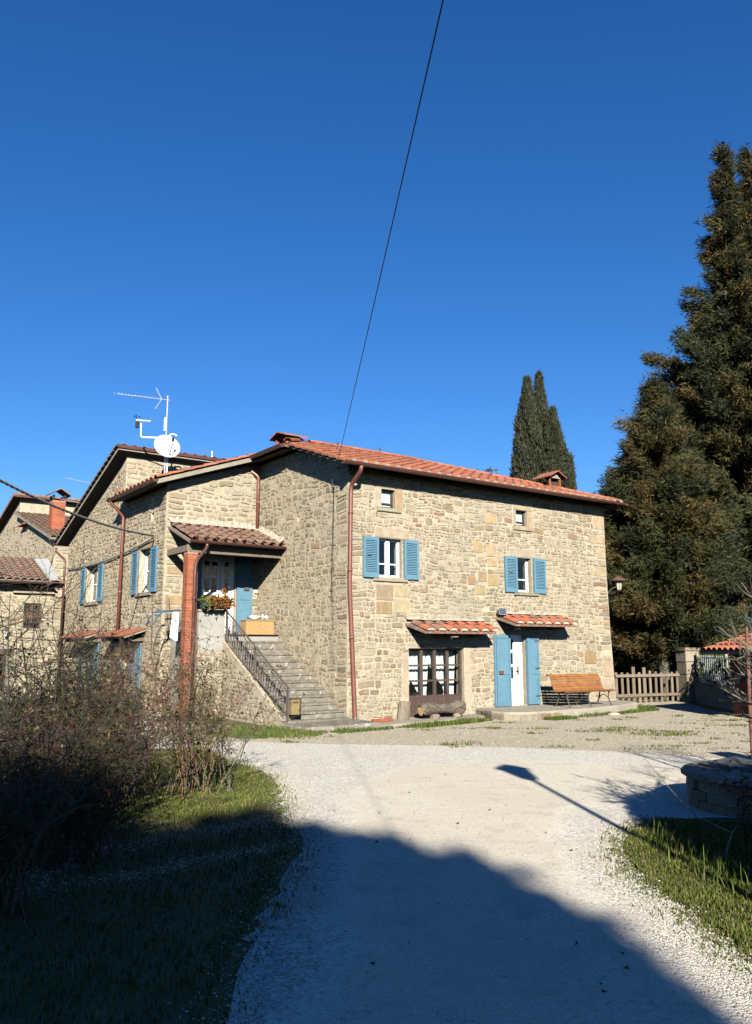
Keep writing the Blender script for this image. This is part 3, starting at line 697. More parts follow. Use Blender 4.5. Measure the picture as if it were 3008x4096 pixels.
SL = .347
EV, EZ = -.47, 6.145               # eave edge of the tiles
zr = lambda v: EZ + SL*(v - EV)
UE0, UE1 = -.42, UR + .30          # roof ends along the eave
VT = 2.50                          # where the hip starts on the left verge
VRG = 4.05                         # ridge
def hipL(v): return UE0 if v < VT else UE0 + (v-VT)
def hipR(v): return UE1 - (v-EV)
deck = MB()
A = [(UE0,EV,EZ-.03),(UE1,EV,EZ-.03),(hipR(VRG),VRG,zr(VRG)-.03),(hipL(VRG),VRG,zr(VRG)-.03),(UE0,VT,zr(VT)-.03)]
deck.poly(A)
deck.poly([(hipR(VRG),VRG,zr(VRG)-.03),(hipL(VRG),VRG,zr(VRG)-.03)][::-1] + [(UE1,8.7,EZ-.03),(UE0,8.7,EZ-.03)])
deck.poly([(UE1,EV,EZ-.03),(UE1,8.7,EZ-.03),(hipR(VRG),VRG,zr(VRG)-.03)])
deck.poly([(UE0,VT,zr(VT)-.03),(hipL(VRG),VRG,zr(VRG)-.03),(UE0,5.6,zr(VT)-.03)])
deck.poly([(UE0,5.6,zr(VT)-.03),(hipL(VRG),VRG,zr(VRG)-.03),(UE0,8.7,EZ-.03)])
deck.poly([(UE0+.02,VT+2.2,6.6),(UE0+.02,8.7,6.0),(UE0+.02,8.7,EZ-.05),(UE0+.02,5.6,zr(VT)-.05),(UE0+.02,VT+2.2,zr(VT)-.05)])
# sloping soffit slab below, with fascia
lowr = [(x, y, z-.035) for x, y, z in A]
deck.poly(lowr[::-1])
for i in range(5):
    j = (i+1) % 5
    if i in (0, 4): deck.poly([lowr[i], lowr[j], A[j], A[i]])
deck.poly([lowr[1], (UE1,8.7,EZ-.065), (UE1,8.7,EZ-.03), A[1]])
deck.poly([(UE1,EV,EZ-.066),(UE1,8.7,EZ-.066),(UR,8.7,EZ-.02),(UR,0,EZ-.02)])
deck.poly([(UE0,VT,zr(VT)-.15),(UE0,5.6,zr(VT)-.15),(.0,5.6,zr(VT)-.05),(.0,VT,zr(VT)-.05)])
roof = deck.build('main_roof', M_['soffit'], house)
cols = int((UE1-UE0)/.325); wt = (UE1-UE0)/cols; sl_len = math.hypot(1, SL); exp_ = .355
cand = []
nrow = int((VRG-EV)*sl_len/exp_) + 1
for r_ in range(nrow):
    for c_ in range(cols):
        v = EV - .04 + r_*exp_/sl_len; u = UE0 + c_*wt
        if u < hipL(v+.15)-.12 or u + wt > hipR(v+.15)+.10 or v > VRG-.1: continue
        m = frame((u, v, zr(v)), (wt/.325,0,0), (0,1,SL)) @ Matrix.Scale(wt/.325, 4, (1,0,0)) @ Matrix.Rotation(rt.uniform(-.012,.012), 4, 'Z') @ Matrix.Translation((0,0,rt.uniform(-.004,.006)))
        cand.append((math.hypot(u+2, v+19), m))
cand.sort(key=lambda t: t[0])
rest = MB()
for i, (d_, m) in enumerate(cand):
    k = rt.randrange(10)
    if i < 300: put('roof_tile', PM[k], roof, m)
    else: join_into(rest, PV[k], m)
if rest.v: tag(rest.build('roof_tiles_rest', M_['terracotta'], roof), kind='stuff')
# mortar plugs in the barrel ends along the eave
plug = MB()
for k in range(7):
    t = math.pi*k/6; plug.v.append((.243 - .080*math.cos(t), .006, .054 + .080*math.sin(t)*.64))
plug.v += [(.16,.012,.02),(.326,.012,.02)]; plug.f = [(7,8,6,5,4,3,2,1,0)]; plug.c = [(1,1,1)]
pme = plug.mesh('eave_plug'); pme.materials.append(M_['tile_mortar'])
for c_ in range(cols):
    put('eave_plug', pme, roof, frame((UE0+c_*wt, EV-.045, zr(EV-.045)), (1,0,0), (0,1,SL)))
# ridge and hip caps
RB = [tile_barrel((k, k, k), .24, .42) for k in (.85, .95, 1.05, 1.15)]
RM = []
for p in RB:
    me = p.mesh('ridge_tile'); me.materials.append(M_['terracotta']); RM.append(me)
def cap_line(p, q, up=.03, step=.36):
    p, q = Vector(p), Vector(q); d = (q-p); n = max(1, int(d.length/step)); d.normalize()
    for i in range(n):
        o = p + d*(i*step); ex = d.cross(Vector((0,0,1)))
        put('ridge_tile', RM[rt.randrange(4)], roof, frame(o + Vector((0,0,up)), ex, d))
cap_line((UE0+.05, VT-.1, zr(VT)), (hipL(VRG), VRG, zr(VRG)), .07)
cap_line((hipR(VRG), VRG, zr(VRG)), (UE1+.02, EV-.02, EZ), .05)
cap_line((hipR(VRG), VRG, zr(VRG)), (hipL(VRG), VRG, zr(VRG)), .07)
# verge: tiles' stepped edge with a mortar fillet
vg = MB()
for k in range(int((VT-EV)*sl_len/exp_)):
    v0 = EV-.03 + k*exp_/sl_len; v1 = v0 + exp_/sl_len
    vg.add([(UE0-.045,v0,zr(v0)+.02),(UE0+.02,v0,zr(v0)+.02),(UE0+.02,v1,zr(v1)-.01),(UE0-.045,v1,zr(v1)-.01),(UE0-.045,v0,zr(v0)+.075),(UE0+.02,v0,zr(v0)+.075),(UE0+.02,v1,zr(v1)+.045),(UE0-.045,v1,zr(v1)+.045)],
           [(3,2,1,0),(4,5,6,7),(0,1,5,4),(1,2,6,5),(2,3,7,6),(3,0,4,7)], (rt.uniform(.7,1.05),)*3)
vg.build('verge', M_['terracotta'], roof)
# tile aerators and a chimney on the front roof
for (u, v) in ((1.35,2.6),(3.6,3.7),(6.9,2.2)):
    t = MB(); t.tube([(u,v,zr(v)),(u,v,zr(v)+.22)], .02, 6); t.tube([(u,v,zr(v)+.22),(u,v,zr(v)+.28)], .035, 6); t.build('vent_pipe', M_['iron'], roof)
def gabled_cap(parent, u, v, zb, w, d, h, rot=0):
    """small brick chimney with an open, gabled tile hat"""
    o = bpy.data.objects.new('chimney', None); 
    b = MB(); b.box(-w/2,w/2,-d/2,d/2,-.2,h*.25,(1,1,1))
    for (x, y) in ((-1,-1),(1,-1),(1,1),(-1,1)): b.box(x*w/2-(.05 if x>0 else -.0)-.0, x*w/2+(.05 if x<0 else 0), y*d/2-(.05 if y>0 else 0), y*d/2+(.05 if y<0 else 0), h*.25, h*.75)
    c = b.build('chimney', M_['brick'], parent); c.location = (u, v, zb); c.rotation_euler = (0,0,rot)
    h_ = MB(); e = .14; r0 = h*.72; r1 = h*1.12
    for s in (-1, 1):
        q = [(0,-d/2-e,r1),(s*(w/2+e),-d/2-e,r0),(s*(w/2+e),d/2+e,r0),(0,d/2+e,r1)]
        h_.prism(q, (0,0,.035))
    h_.build('cap', M_['terracotta'], c)
    g_ = MB(); g_.add([(-w/2,-d/2,r0),(w/2,-d/2,r0),(0,-d/2,r1-.03),(-w/2,-d/2+.05,r0),(w/2,-d/2+.05,r0),(0,-d/2+.05,r1-.03)],[(0,1,2),(5,4,3),(0,3,4,1),(1,4,5,2),(2,5,3,0)]); g_.build('gablet', M_['soffit'], c)
    i_ = MB(); i_.box(-w/2+.06,w/2-.06,-d/2+.06,d/2-.06,h*.2,h*.5); i_.build('flue', M_['dark_room'], c)
    return c
gabled_cap(roof, 8.28, 1.05, zr(1.05)-.05, .5, .45, .50)
gabled_cap(roof, .30, 3.55, zr(VT)+.18, .62, .5, .36, R(90))

# gutters: half-round troughs
def gutter(parent, p, q, up=(0,0,1), r=.075, m='copper_paint', name='gutter', clips=0):
    p, q = Vector(p), Vector(q); d = (q-p).normalized(); side = d.cross(Vector(up)).normalized()
    mb = MB(); n = 8; P = []
    for e in (p, q):
        for k in range(n+1):
            t = math.pi*(k/n); P.append(tuple(e + side*r*math.cos(t) + Vector((0,0,-r*math.sin(t)))))
        for k in range(n+1):
            t = math.pi*(1-k/n); P.append(tuple(e + side*(r-.008)*math.cos(t) + Vector((0,0,-(r-.008)*math.sin(t)))))
    m_ = 2*(n+1)
    mb.add(P, [(k, (k+1) % m_, m_+(k+1) % m_, m_+k) for k in range(m_)] + [tuple(range(n+1))[::-1], tuple(range(m_, m_+n+1))])
    o = mb.build(name, M_[m], parent)
    rim = MB(); rim.tube([p+side*r, q+side*r], .012, 5); rim.tube([p-side*r, q-side*r], .012, 5); rim.build('rim', M_[m], o)
    L = (q-p).length
    for k in range(clips):
        c = p + d*(L*(k+.5)/clips); s = MB()
        s.tube([tuple(c + side*(r+.006)*math.cos(math.pi*j/8) + Vector((0,0,-(r+.006)*math.sin(math.pi*j/8)))) for j in range(9)], .009, 4); s.build('clip', M_[m], o)
    return o
def pipe(parent, pts, r=.05, m='pipe_red', collars=()):
    mb = MB(); mb.tube(pts, r, 10)
    for (x, y, z) in collars: mb.tube([(x,y,z-.03),(x,y,z+.03)], r+.009, 10)
    return mb.build('downpipe', M_[m], parent, True)
def bend(pts, n=4):
    """round the corners of a polyline"""
    P = [Vector(p) for p in pts]; out = [tuple(P[0])]
    for i in range(1, len(P)-1):
        a, b, c = P[i-1], P[i], P[i+1]; ra = min(.10, (a-b).length*.45); rc = min(.10, (c-b).length*.45)
        s = b + (a-b).normalized()*ra; e = b + (c-b).normalized()*rc
        for k in range(n+1):
            t = k/n; out.append(tuple(s*(1-t)**2 + b*2*t*(1-t) + e*t*t))
    out.append(tuple(P[-1])); return out
GZ = EZ - .005
gutter(house, (UE0-.06, EV-.07, GZ), (UE1+.02, EV-.07, GZ), clips=16)
gutter(house, (UE1+.09, EV-.12, GZ), (UE1+.09, 8.7, GZ))
pipe(house, bend([(.02,EV-.07,GZ-.06),(.02,EV-.06,GZ-.18),(.02,-.11,GZ-.46),(.02,-.09,GZ-.62),(.0,-.09,3.2),(.15,-.12,.10),(.16,-.22,.03)]), .052, 'pipe_red', ((.02,-.09,5.0),(.005,-.09,3.6),(.06,-.10,2.0)))
pipe(house, bend([(UE1+.09,.6,GZ-.06),(UE1+.09,.6,GZ-.25),(UR+.08,.6,GZ-.55),(UR+.08,.6,3.0),(UR+.2,.6,.1)]), .05, 'copper_paint')
gutter(house, (UE0-.06, VT+.02, zr(VT)-.02), (UE0-.06, 5.15, zr(VT)-.02), clips=4)
gz2 = zr(VT)-.02
pipe(house, bend([(UE0-.06,4.85,gz2-.05),(UE0-.06,4.85,gz2-.15),(-.10,VB-.13,gz2-.5),(-.10,VB-.11,gz2-.7),(-.10,VB-.11,5.1)]), .05, 'pipe_red', ((-.10,VB-.11,5.9),))

# wing roof (slopes to the left), upper block roof (slopes to the back)
wg = MB(); ov = .42
zw = lambda u: 7.16 + SL*(u+.45)
P0, P1 = UL-ov, -.30
wg.add([(P0,VB-.38,zw(P0)-.02),(P1,VB-.38,zw(P1)-.02),(P1,VC,zw(P1)-.02),(P0,VC,zw(P0)-.02),(P0,VB-.38,zw(P0)-.14),(P1,VB-.38,zw(P1)-.14),(P1,VC,zw(P1)-.14),(P0,VC,zw(P0)-.14)],
       [(0,1,2,3),(7,6,5,4),(4,5,1,0),(5,6,2,1),(6,7,3,2),(7,4,0,3)])
wroof = wg.build('wing_roof', M_['soffit'], house)
nr = int((P1-P0)*sl_len/exp_)+1
for r_ in range(nr):
    for c_ in range(11):
        u = P0-.03 + r_*exp_/sl_len; v = VB-.42 + c_*.325
        if v > VC-.2: continue
        put('wing_tile', PM[rt.randrange(10)], wroof, frame((u, v+.325, zw(u)), (0,-1,0), (1,0,SL)))
gutter(house, (P0-.06, VB-.40, zw(P0)-.03), (P0-.06, VC+.05, zw(P0)-.03), clips=5)
gq = zw(P0)-.03
pipe(house, bend([(P0-.06,7.95,gq-.05),(P0-.06,7.95,gq-.14),(UL-.10,7.95,gq-.5),(UL-.10,7.95,gq-.75),(UL-.10,7.95,2.15)]), .05, 'pipe_red', ((UL-.10,7.95,4.6),(UL-.10,7.95,3.4)))
ub = MB(); q0, q1 = VC-.28, VE+.35
zc_ = lambda v: 7.72 - .342*(v-VC)
ub.add([(UL-.36,q0,zc_(q0)),(3.2,q0,zc_(q0)),(3.2,q1,zc_(q1)),(UL-.36,q1,zc_(q1)),(UL-.36,q0,zc_(q0)-.11),(3.2,q0,zc_(q0)-.11),(3.2,q1,zc_(q1)-.11),(UL-.36,q1,zc_(q1)-.11)],
       [(0,1,2,3),(7,6,5,4),(4,5,1,0),(5,6,2,1),(6,7,3,2),(7,4,0,3)])
uroof = ub.build('upper_roof', M_['soffit'], house)
vb_ = MB()
for k in range(22):
    v0 = q0-.02 + k*.305; v1 = v0+.305
    vb_.add([(UL-.44,v0,zc_(v0)+.0),(UL-.25,v0,zc_(v0)),(UL-.25,v1,zc_(v1)+.03),(UL-.44,v1,zc_(v1)+.03),(UL-.44,v0,zc_(v0)+.05),(UL-.25,v0,zc_(v0)+.05),(UL-.25,v1,zc_(v1)+.075),(UL-.44,v1,zc_(v1)+.075)],[(3,2,1,0),(4,5,6,7),(0,1,5,4),(1,2,6,5),(2,3,7,6),(3,0,4,7)],(rt.uniform(.5,.8),)*3)
vb_.build('verge', M_['old_tile'], uroof)
fb = MB(); fb.box(UL-.40, 3.2, q0-.05, q0, zc_(q0)-.05, zc_(q0)+.05); fb.build('fascia', M_['copper_paint'], uroof)
for k in range(17):
    put('eave_cap', RM[k % 4], uroof, frame((UL-.2+k*.33, q0-.04, zc_(q0)+.015), (1,0,0), (0,1,-.342)))
gutter(house, (UL-.45, VE+.40, zc_(VE+.4)-.03), (3, VE+.40, zc_(VE+.4)-.03))

# ------------------------------------------------------------------ porch: old tiles on a brick pillar
PE, PW = 3.12, VB                       # eave and wall
pz = lambda v: 4.50 + .36*(v-PE)
pr = MB(); pu0, pu1 = -2.72, -.01
pr.add([(pu0,PE,pz(PE)-.07),(pu1,PE,pz(PE)-.07),(pu1,PW,pz(PW)-.07),(pu0,PW,pz(PW)-.07),(pu0,PE,pz(PE)-.13),(pu1,PE,pz(PE)-.13),(pu1,PW,pz(PW)-.13),(pu0,PW,pz(PW)-.13)],
       [(0,1,2,3),(7,6,5,4),(4,5,1,0),(5,6,2,1),(6,7,3,2),(7,4,0,3)])
porch = pr.build('porch_roof', M_['grey_wood'], house)
CB = []; CP = []
for i in range(8):
    k = rt.uniform(.75, 1.2); t = (k, k*rt.uniform(.9,1.05), k*rt.uniform(.85,1.05))
    for L_, cv in ((CB, True), (CP, False)):
        me = tile_barrel(t, .215, .46, cv).mesh('barrel_tile'); me.materials.append(M_['old_tile']); L_.append(me)
ncol = 10; cw = (pu1-pu0)/ncol; plen = (PW-PE)*math.hypot(1,.36); nrw = 5; ex_ = plen/nrw
for c_ in range(ncol):
    for r_ in range(nrw):
        y = PE-.05 + r_*ex_/math.hypot(1,.36)
        J = lambda: Matrix.Rotation(rt.uniform(-.05,.05), 4, 'Z') @ Matrix.Translation((rt.uniform(-.01,.01), rt.uniform(-.025,.025), rt.uniform(-.006,.008)))
        lift = Matrix.Rotation(R(-2.2), 4, 'X')
        if c_ < ncol: put('barrel_tile', CP[rt.randrange(8)], porch, frame((pu0+cw*(c_+1.0)-.01, y, pz(y)+.03), (1,0,0), (0,1,.36)) @ J() @ lift)
        put('barrel_tile', CB[rt.randrange(8)], porch, frame((pu0+cw*(c_+.5), y, pz(y)+.025), (1,0,0), (0,1,.36)) @ J() @ lift)
fl = MB(); n = 60      # mortar fillet along the wall
P = []
for k in range(n+1):
    u = pu0 + (pu1-pu0)*k/n; w = .022*math.sin(k*1.3)+.03*rt.uniform(-1,1)
    P += [(u, PW-.17+w*.8, pz(PW-.17+w)+.09), (u, PW-.07, pz(PW)+.12+w*.5), (u, PW-.005, pz(PW)+.20+w)]
fl.add(P, [(3*k+j, 3*k+3+j, 3*k+4+j, 3*k+1+j) for k in range(n) for j in (0, 1)]); fl.build('mortar_fillet', M_['tile_mortar'], porch)
fl = MB(); P = []
for k in range(15):
    v = PE + (PW-PE)*k/14; w = .035*rt.uniform(-1,1)
    P += [(-.17+w, v, pz(v)+.09), (-.08, v, pz(v)+.13+w*.4), (-.02, v, pz(v)+.21+w)]
fl.add(P, [(3*k+j, 3*k+1+j, 3*k+4+j, 3*k+3+j) for k in range(14) for j in (0, 1)]); fl.build('mortar_fillet', M_['tile_mortar'], porch)
bm = MB(); bm.box(pu0+.05,-.03,PE+.18,PE+.36,pz(PE)-.33,pz(PE)-.10); bm.build('beam', M_['grey_wood'], porch)
bm = MB(); bm.box(-2.72,-2.55,PE+.2,VB,pz(PE)-.30,pz(PE)-.14); bm.build('side_beam', M_['grey_wood'], porch)
gutter(porch, (pu0-.03, PE-.09, pz(PE)-.05), (-.03, PE-.09, pz(PE)-.05), r=.06, clips=5)
# the pillar, brick by brick
pil = MB(); pil.box(-2.695,-2.425,3.305,3.575,0,pz(PE)-.30); pillar = pil.build('pillar', M_['brick_joint'], house)
bh = .068; ncz = int((pz(PE)-.33)/bh)
bme = []
for i in range(6):
    k = rt.uniform(.82,1.15); b = MB(); b.bev(0,1,0,1,0,1,.0,(k,k*rt.uniform(.95,1.1),k)); b.v = []; b.f = []; b.c = []
    b.box(0,1,0,1,0,1,(k,k*rt.uniform(.92,1.1),k*rt.uniform(.9,1.1))); me = b.mesh('brick'); me.materials.append(M_['brick']); bme.append(me)
for r_ in range(ncz):
    z = r_*bh
    cells = [(-2.70,-2.608,3.30,3.58),(-2.600,-2.42,3.30,3.436),(-2.600,-2.42,3.444,3.58)] if r_ % 2 == 0 else [(-2.70,-2.520,3.30,3.436),(-2.70,-2.520,3.444,3.58),(-2.512,-2.42,3.30,3.58)]
    for (a, b, c, d) in cells:
        j = rt.uniform(-.003,.003)
        o = bpy.data.objects.new('brick', bme[rt.randrange(6)]); col.objects.link(o); o.parent = pillar
        o.location = (a+j, c+j, z+.004); o.scale = (b-a, d-c, bh-.010)
pipe(house, bend([(-2.30,PE-.09,pz(PE)-.11),(-2.30,PE-.07,pz(PE)-.22),(-2.50,3.22,pz(PE)-.55),(-2.52,3.235,pz(PE)-.8),(-2.52,3.235,.05)]), .045, 'copper_paint', ((-2.52,3.235,3.0),(-2.52,3.235,1.4)))

# ------------------------------------------------------------------ landing, stairs and railing
LZ = 2.10
ld = MB(); ld.box(-2.52,-.005,3.42,VB-.005,0,LZ)
land = ld.build('landing', M_['render_grey'], house)
lt = MB(); lt.box(-2.36,-.01,3.34,VB-.01,LZ,LZ+.015); lt.build('tile_floor', M_['floor_tile'], land)
pp = MB(); pp.box(-2.35,-1.62,3.30,3.42,1.70,2.68); pp.box(-2.50,-2.36,3.66,VB-.005,LZ,2.68); pp.build('parapet', M_['render_grey'], land)
pc = MB(); pc.box(-2.37,-1.60,3.27,3.45,2.68,2.73); pc.build('coping', M_['concrete'], land)
lw = MB(); lw.box(-2.35,-1.62,3.30,3.42,0,1.70); low = lw.build('landing_wall', M_['mortar'], land)
ML = Map('F', 3.30)
for p in rubble(-2.345,-1.62,.05,1.68,[],rg,(.12,.26),(1.0,2.2),.02,.03):
    b = MB(); stone_mesh(b, p, ML, rg.uniform(.006,.018), pick(PALE+WARM, rg), rg); b.build('stone', M_['stone'], low)
dk = MB(); dk.box(-2.506,-2.49,3.75,4.35,0,1.25); dk.build('cellar_opening', M_['dark_room'], land)
st = MB(); st.box(-1.62,-.005,.55,3.36,0,.30)
NS = 13; rise = LZ/NS; run = .30
stairs = MB()
sw = [(-1.66, 0.0)]
prof = [(3.42-run*k, LZ-rise*k) for k in range(NS+1)]
# flank wall under the railing
stairs.prism([(-1.66, .05, 0), (-1.66, 3.42, 0), (-1.66, 3.42, LZ-.10), (-1.66, -.1, .05)], (.10, 0, 0))
stair = stairs.build('staircase', M_['mortar_grey'], house)
MS = Map('S', -1.66)
for p in rubble(.1, 3.36, .04, lambda s: -.12 + s*.63, [], rg, (.09,.2), (.9,2.2), .018, .03):
    b = MB(); stone_mesh(b, p, MS, rg.uniform(.006,.02), pick(GREY+PALE, rg), rg); b.build('stone', M_['stone'], stair)
for k in range(1, NS):
    v1 = 3.42 - run*(k-1) if k > 1 else 3.42; v0 = 3.42 - run*k; z = LZ - rise*k
    e = 0 if k < NS-2 else .12*(k-(NS-3))
    s = MB(); nx = 9; xs_ = [-1.56-e*.5 + (1.55+e*.5)*i/nx for i in range(nx+1)]; P = []
    for x in xs_:
        j = rt.uniform(-.012,.012); P += [(x, v0-.025+j, z-.045), (x, v0-.03+j, z-.008+rt.uniform(-.008,.004)), (x, v0-.005, z+rt.uniform(-.006,.004)), (x, v1+.02, z+.004), (x, v0+.0, z-.05), (x, v0+.0, z-rise-.01)]
    F = []
    for i in range(nx):
        a = 6*i; b_ = 6*(i+1)
        F += [(a+2,b_+2,b_+3,a+3),(a+1,b_+1,b_+2,a+2),(a,b_,b_+1,a+1),(a+4,b_+4,b_,a),(a+5,b_+5,b_+4,a+4)]
    s.add(P, F); s.add([(xs_[0],v0,0),(xs_[0],v1,0),(xs_[0],v1,z),(xs_[0],v0,z)],[(3,2,1,0)]); s.build('step', M_['stair'], stair)
fs_ = MB(); fs_.add([(-1.75,-1.05,0),(.1,-1.25,0),(.1,-.4,0),(-1.75,-.15,0),(-1.70,-1.0,.10),(.1,-1.2,.13),(.1,-.1,.14),(-1.70,-.1,.13)],[(4,5,6,7),(0,1,5,4),(3,0,4,7),(1,2,6,5)]); fs_.build('step', M_['stair'], stair)
UX = -1.60
zt_ = lambda v: .88 + (v+.04)*(2.70-.88)/3.30
zb_ = lambda v: .30 + (v+.04)*(1.86-.30)/3.22
rl = MB(); rl.tube([(UX,-.06,zt_(-.06)),(UX,3.28,zt_(3.28))], .030, 6, sq=.6); rail = rl.build('railing', M_['iron'], house)
b = MB(); b.tube([(UX,-.04,zb_(-.04)),(UX,3.24,zb_(3.24))], .018, 6); b.build('bottom_rail', M_['iron'], rail)
b = MB(); b.tube([(UX,-.04,zt_(-.04)-.10),(UX,3.24,zt_(3.24)-.10)], .012, 6); b.build('upper_rail', M_['iron'], rail)
for (v, z0) in ((-.04,.0),(1.62,.75),(3.24,1.66)):
    b = MB(); b.box(UX-.022,UX+.022,v-.022,v+.022,z0,zt_(v)); b.build('post', M_['iron'], rail)
nb = 26
for k in range(nb):
    v = .04 + 3.12*k/(nb-1)
    if abs(v-1.62) < .05: continue
    b = MB(); b.tube([(UX,v,zb_(v)),(UX,v,zt_(v)-.10)], .009, 5)
    if k % 3 == 1:
        for z, r_ in ((zb_(v)+.16,.055),(zt_(v)-.26,.06)):
            b.tube([(UX,v+.06+r_*math.cos(t*math.pi/6),z+r_*math.sin(t*math.pi/6)*1.5) for t in range(13)], .007, 4)
    b.build('baluster', M_['iron'], rail)

# porch door: white glazed pair with blue shutters
a, b, c, d = H_2[0]
zz = [(2.75,3.20),(3.27,3.67),(3.74,4.14)]
pd = glazed_leaf(M2, a+.04, -1.12, LZ+.02, d-.03, .10, [(x0,x1,z0,z1) for (x0,x1) in ((-1.58,-1.42),(-1.37,-1.20)) for z0,z1 in zz])
pd2 = glazed_leaf(M2, -1.10, b-.04, LZ+.02, d-.03, .10, [(-.98,-.84,z0,z1) for z0,z1 in zz])
fr = MB(); mbox(fr, M2, a, a+.04, .07, .16, LZ, d); mbox(fr, M2, b-.04, b, .07, .16, LZ, d); mbox(fr, M2, a+.04, b-.04, .07, .16, d-.03, d); fr.build('door_frame', M_['white_paint'], house)
hb = MB(); mbox(hb, M2, -1.17,-1.13,.08,.10,3.0,3.24); mbox(hb, M2, -1.25,-1.14,.05,.07,3.14,3.16); hb.build('handle', M_['brown_metal'], pd)
shutter(M2, -.66, -.19, LZ+.04, 4.26, -.07, True); shutter(M2, -2.22, -1.74, LZ+.04, 4.26, -.07, True)
lk = MB(); lk.box(-.45,-.30,VB-.10,VB-.07,3.36,3.44); lk.build('lock', M_['iron'], house)
jb = MB(); jb.box(-.10,-.02,VB-.06,VB,3.30,3.38); jb.build('junction_box', M_['white_paint'], house)

# tiled hoods above the two ground-floor openings
def hood(u0, u1, ztop, dep, ncov, label=None):
    s = .33; hb_ = MB(); z1 = ztop - dep*s
    hb_.add([(u0,-.003,ztop-.03),(u1,-.003,ztop-.03),(u1-.12,-dep,z1-.03),(u0+.12,-dep,z1-.03),(u0,-.003,ztop-.09),(u1,-.003,ztop-.09),(u1-.12,-dep,z1-.08),(u0+.12,-dep,z1-.08)],[(0,3,2,1),(4,5,6,7),(3,7,6,2),(0,4,7,3),(1,2,6,5)])
    o = hb_.build('hood', M_['old_tile'], house)
    cw_ = (u1-u0-.10)/ncov
    for k in range(ncov):
        u = u0+.12+cw_*(k+.5)
        for r_ in range(2):
            y = -dep-.03 + r_*dep*.52
            put('barrel_tile', HB[rt.randrange(6)], o, frame((u, y, ztop + y*s + .01), (1,0,0), (0,1,s)) @ Matrix.Rotation(rt.uniform(-.05,.05),4,'Z') @ Matrix.Rotation(R(-2.5),4,'X'))
            if k: put('barrel_tile', HP[rt.randrange(6)], o, frame((u-cw_/2, y, ztop + y*s + .02), (1,0,0), (0,1,s)) @ Matrix.Rotation(R(-2.5),4,'X'))
        pl = MB(); pl.add([(u+.120*math.cos(math.pi*j/6), -dep-.024, z1+.0+.085*math.sin(math.pi*j/6)) for j in range(7)], [tuple(range(7))[::-1]]); pl.build('end_plug', M_['tile_mortar'], o)
    f = MB(); P = []; n = 24
    for k in range(n+1):
        u = u0 + (u1-u0)*k/n; w = .03*rt.uniform(-1,1)
        P += [(u,-.11+w,ztop+.055+w*.4),(u,-.05,ztop+.09+w*.6),(u,-.005,ztop+.115+w)]
    f.add(P, [(3*k+j, 3*k+3+j, 3*k+4+j, 3*k+1+j) for k in range(n) for j in (0,1)]); f.build('mortar_fillet', M_['tile_mortar'], o)
    for u in (u0+.3, u1-.45):
        t = MB(); t.box(u-.04,u+.04,-dep+.12,0,z1-.14,z1-.06); t.build('bracket', M_['grey_wood'], o)
    return o
HB = []; HP = []
for i in range(6):
    k = rt.uniform(.9,1.3); t = (k*1.05, k*1.0, k*.95)
    for L_, cv in ((HB, True), (HP, False)):
        me = tile_barrel(t, .27, .42, cv).mesh('barrel_tile'); me.materials.append(M_['terracotta' if i % 3 else 'old_tile']); L_.append(me)
hood(1.72, 4.34, 2.40, .64, 7); hood(4.80, 7.38, 2.62, .64, 7)
# aprons along the front
ap = MB(); ap.prism([(-.3,-1.15,.0),(1.2,-.95,.0),(3.2,-.75,0),(4.2,-.45,0),(4.2,-.02,0),(.0,-.02,0),(-.3,-.3,0)], (0,0,.055)); ap.build('apron', M_['concrete'], house)
plp = [(4.02,-.01),(3.92,-.35),(3.70,-.95),(3.72,-1.35),(4.0,-1.62),(4.5,-1.75),(5.4,-1.75),(6.6,-1.72),(8.0,-1.45),(9.3,-1.05),(9.75,-.5),(9.78,-.01)]
ap = MB(); n = len(plp); ap.add([(x,y,0) for x,y in plp]+[(x,y,.165) for x,y in plp]+[(x+(.03 if i<4 else 0),y+.04*(i>1),.20) for i,(x,y) in enumerate(plp)], [(i,(i+1)%n,n+(i+1)%n,n+i) for i in range(n-1)]+[(n+i,n+(i+1)%n,2*n+(i+1)%n,2*n+i) for i in range(n-1)]+[tuple(range(2*n,3*n))])
plinth = ap.build('plinth', M_['concrete'], house)
for i in range(1, 6):       # its rounded end is faced with upright stones
    (x0,y0),(x1,y1) = plp[i],plp[i+1]; L = math.hypot(x1-x0,y1-y0); m = max(2,int(L/.13))
    for k in range(m):
        a = k/m; b_ = (k+1)/m-.012/L*1.5; nx_, ny_ = (y1-y0)/L, -(x1-x0)/L
        nx_, ny_ = -nx_ if nx_*(x0-5)<0 and False else nx_, ny_
        pr_ = rt.uniform(.012,.035); s = MB()
        ox, oy = (-(y0-y1)/L, -(x1-x0)/L)
        ox, oy = -abs((y1-y0)/L) , -abs((x1-x0)/L)
        q = [(x0+(x1-x0)*a,y0+(y1-y0)*a),(x0+(x1-x0)*b_,y0+(y1-y0)*b_)]
        zt2 = .15+rt.uniform(-.015,.01)
        s.add([(q[0][0],q[0][1],0),(q[1][0],q[1][1],0),(q[1][0]+ox*pr_,q[1][1]+oy*pr_,0),(q[0][0]+ox*pr_,q[0][1]+oy*pr_,0),(q[0][0],q[0][1],zt2),(q[1][0],q[1][1],zt2),(q[1][0]+ox*pr_*.8,q[1][1]+oy*pr_*.8,zt2-.01),(q[0][0]+ox*pr_*.8,q[0][1]+oy*pr_*.8,zt2-.01)],[(4,5,6,7),(7,6,2,3),(6,5,1,2),(4,7,3,0)], tuple(x*.7 for x in pick(GREY, rt)))
        s.build('edge_stone', M_['stone'], plinth)
flush_stones(300, rg)
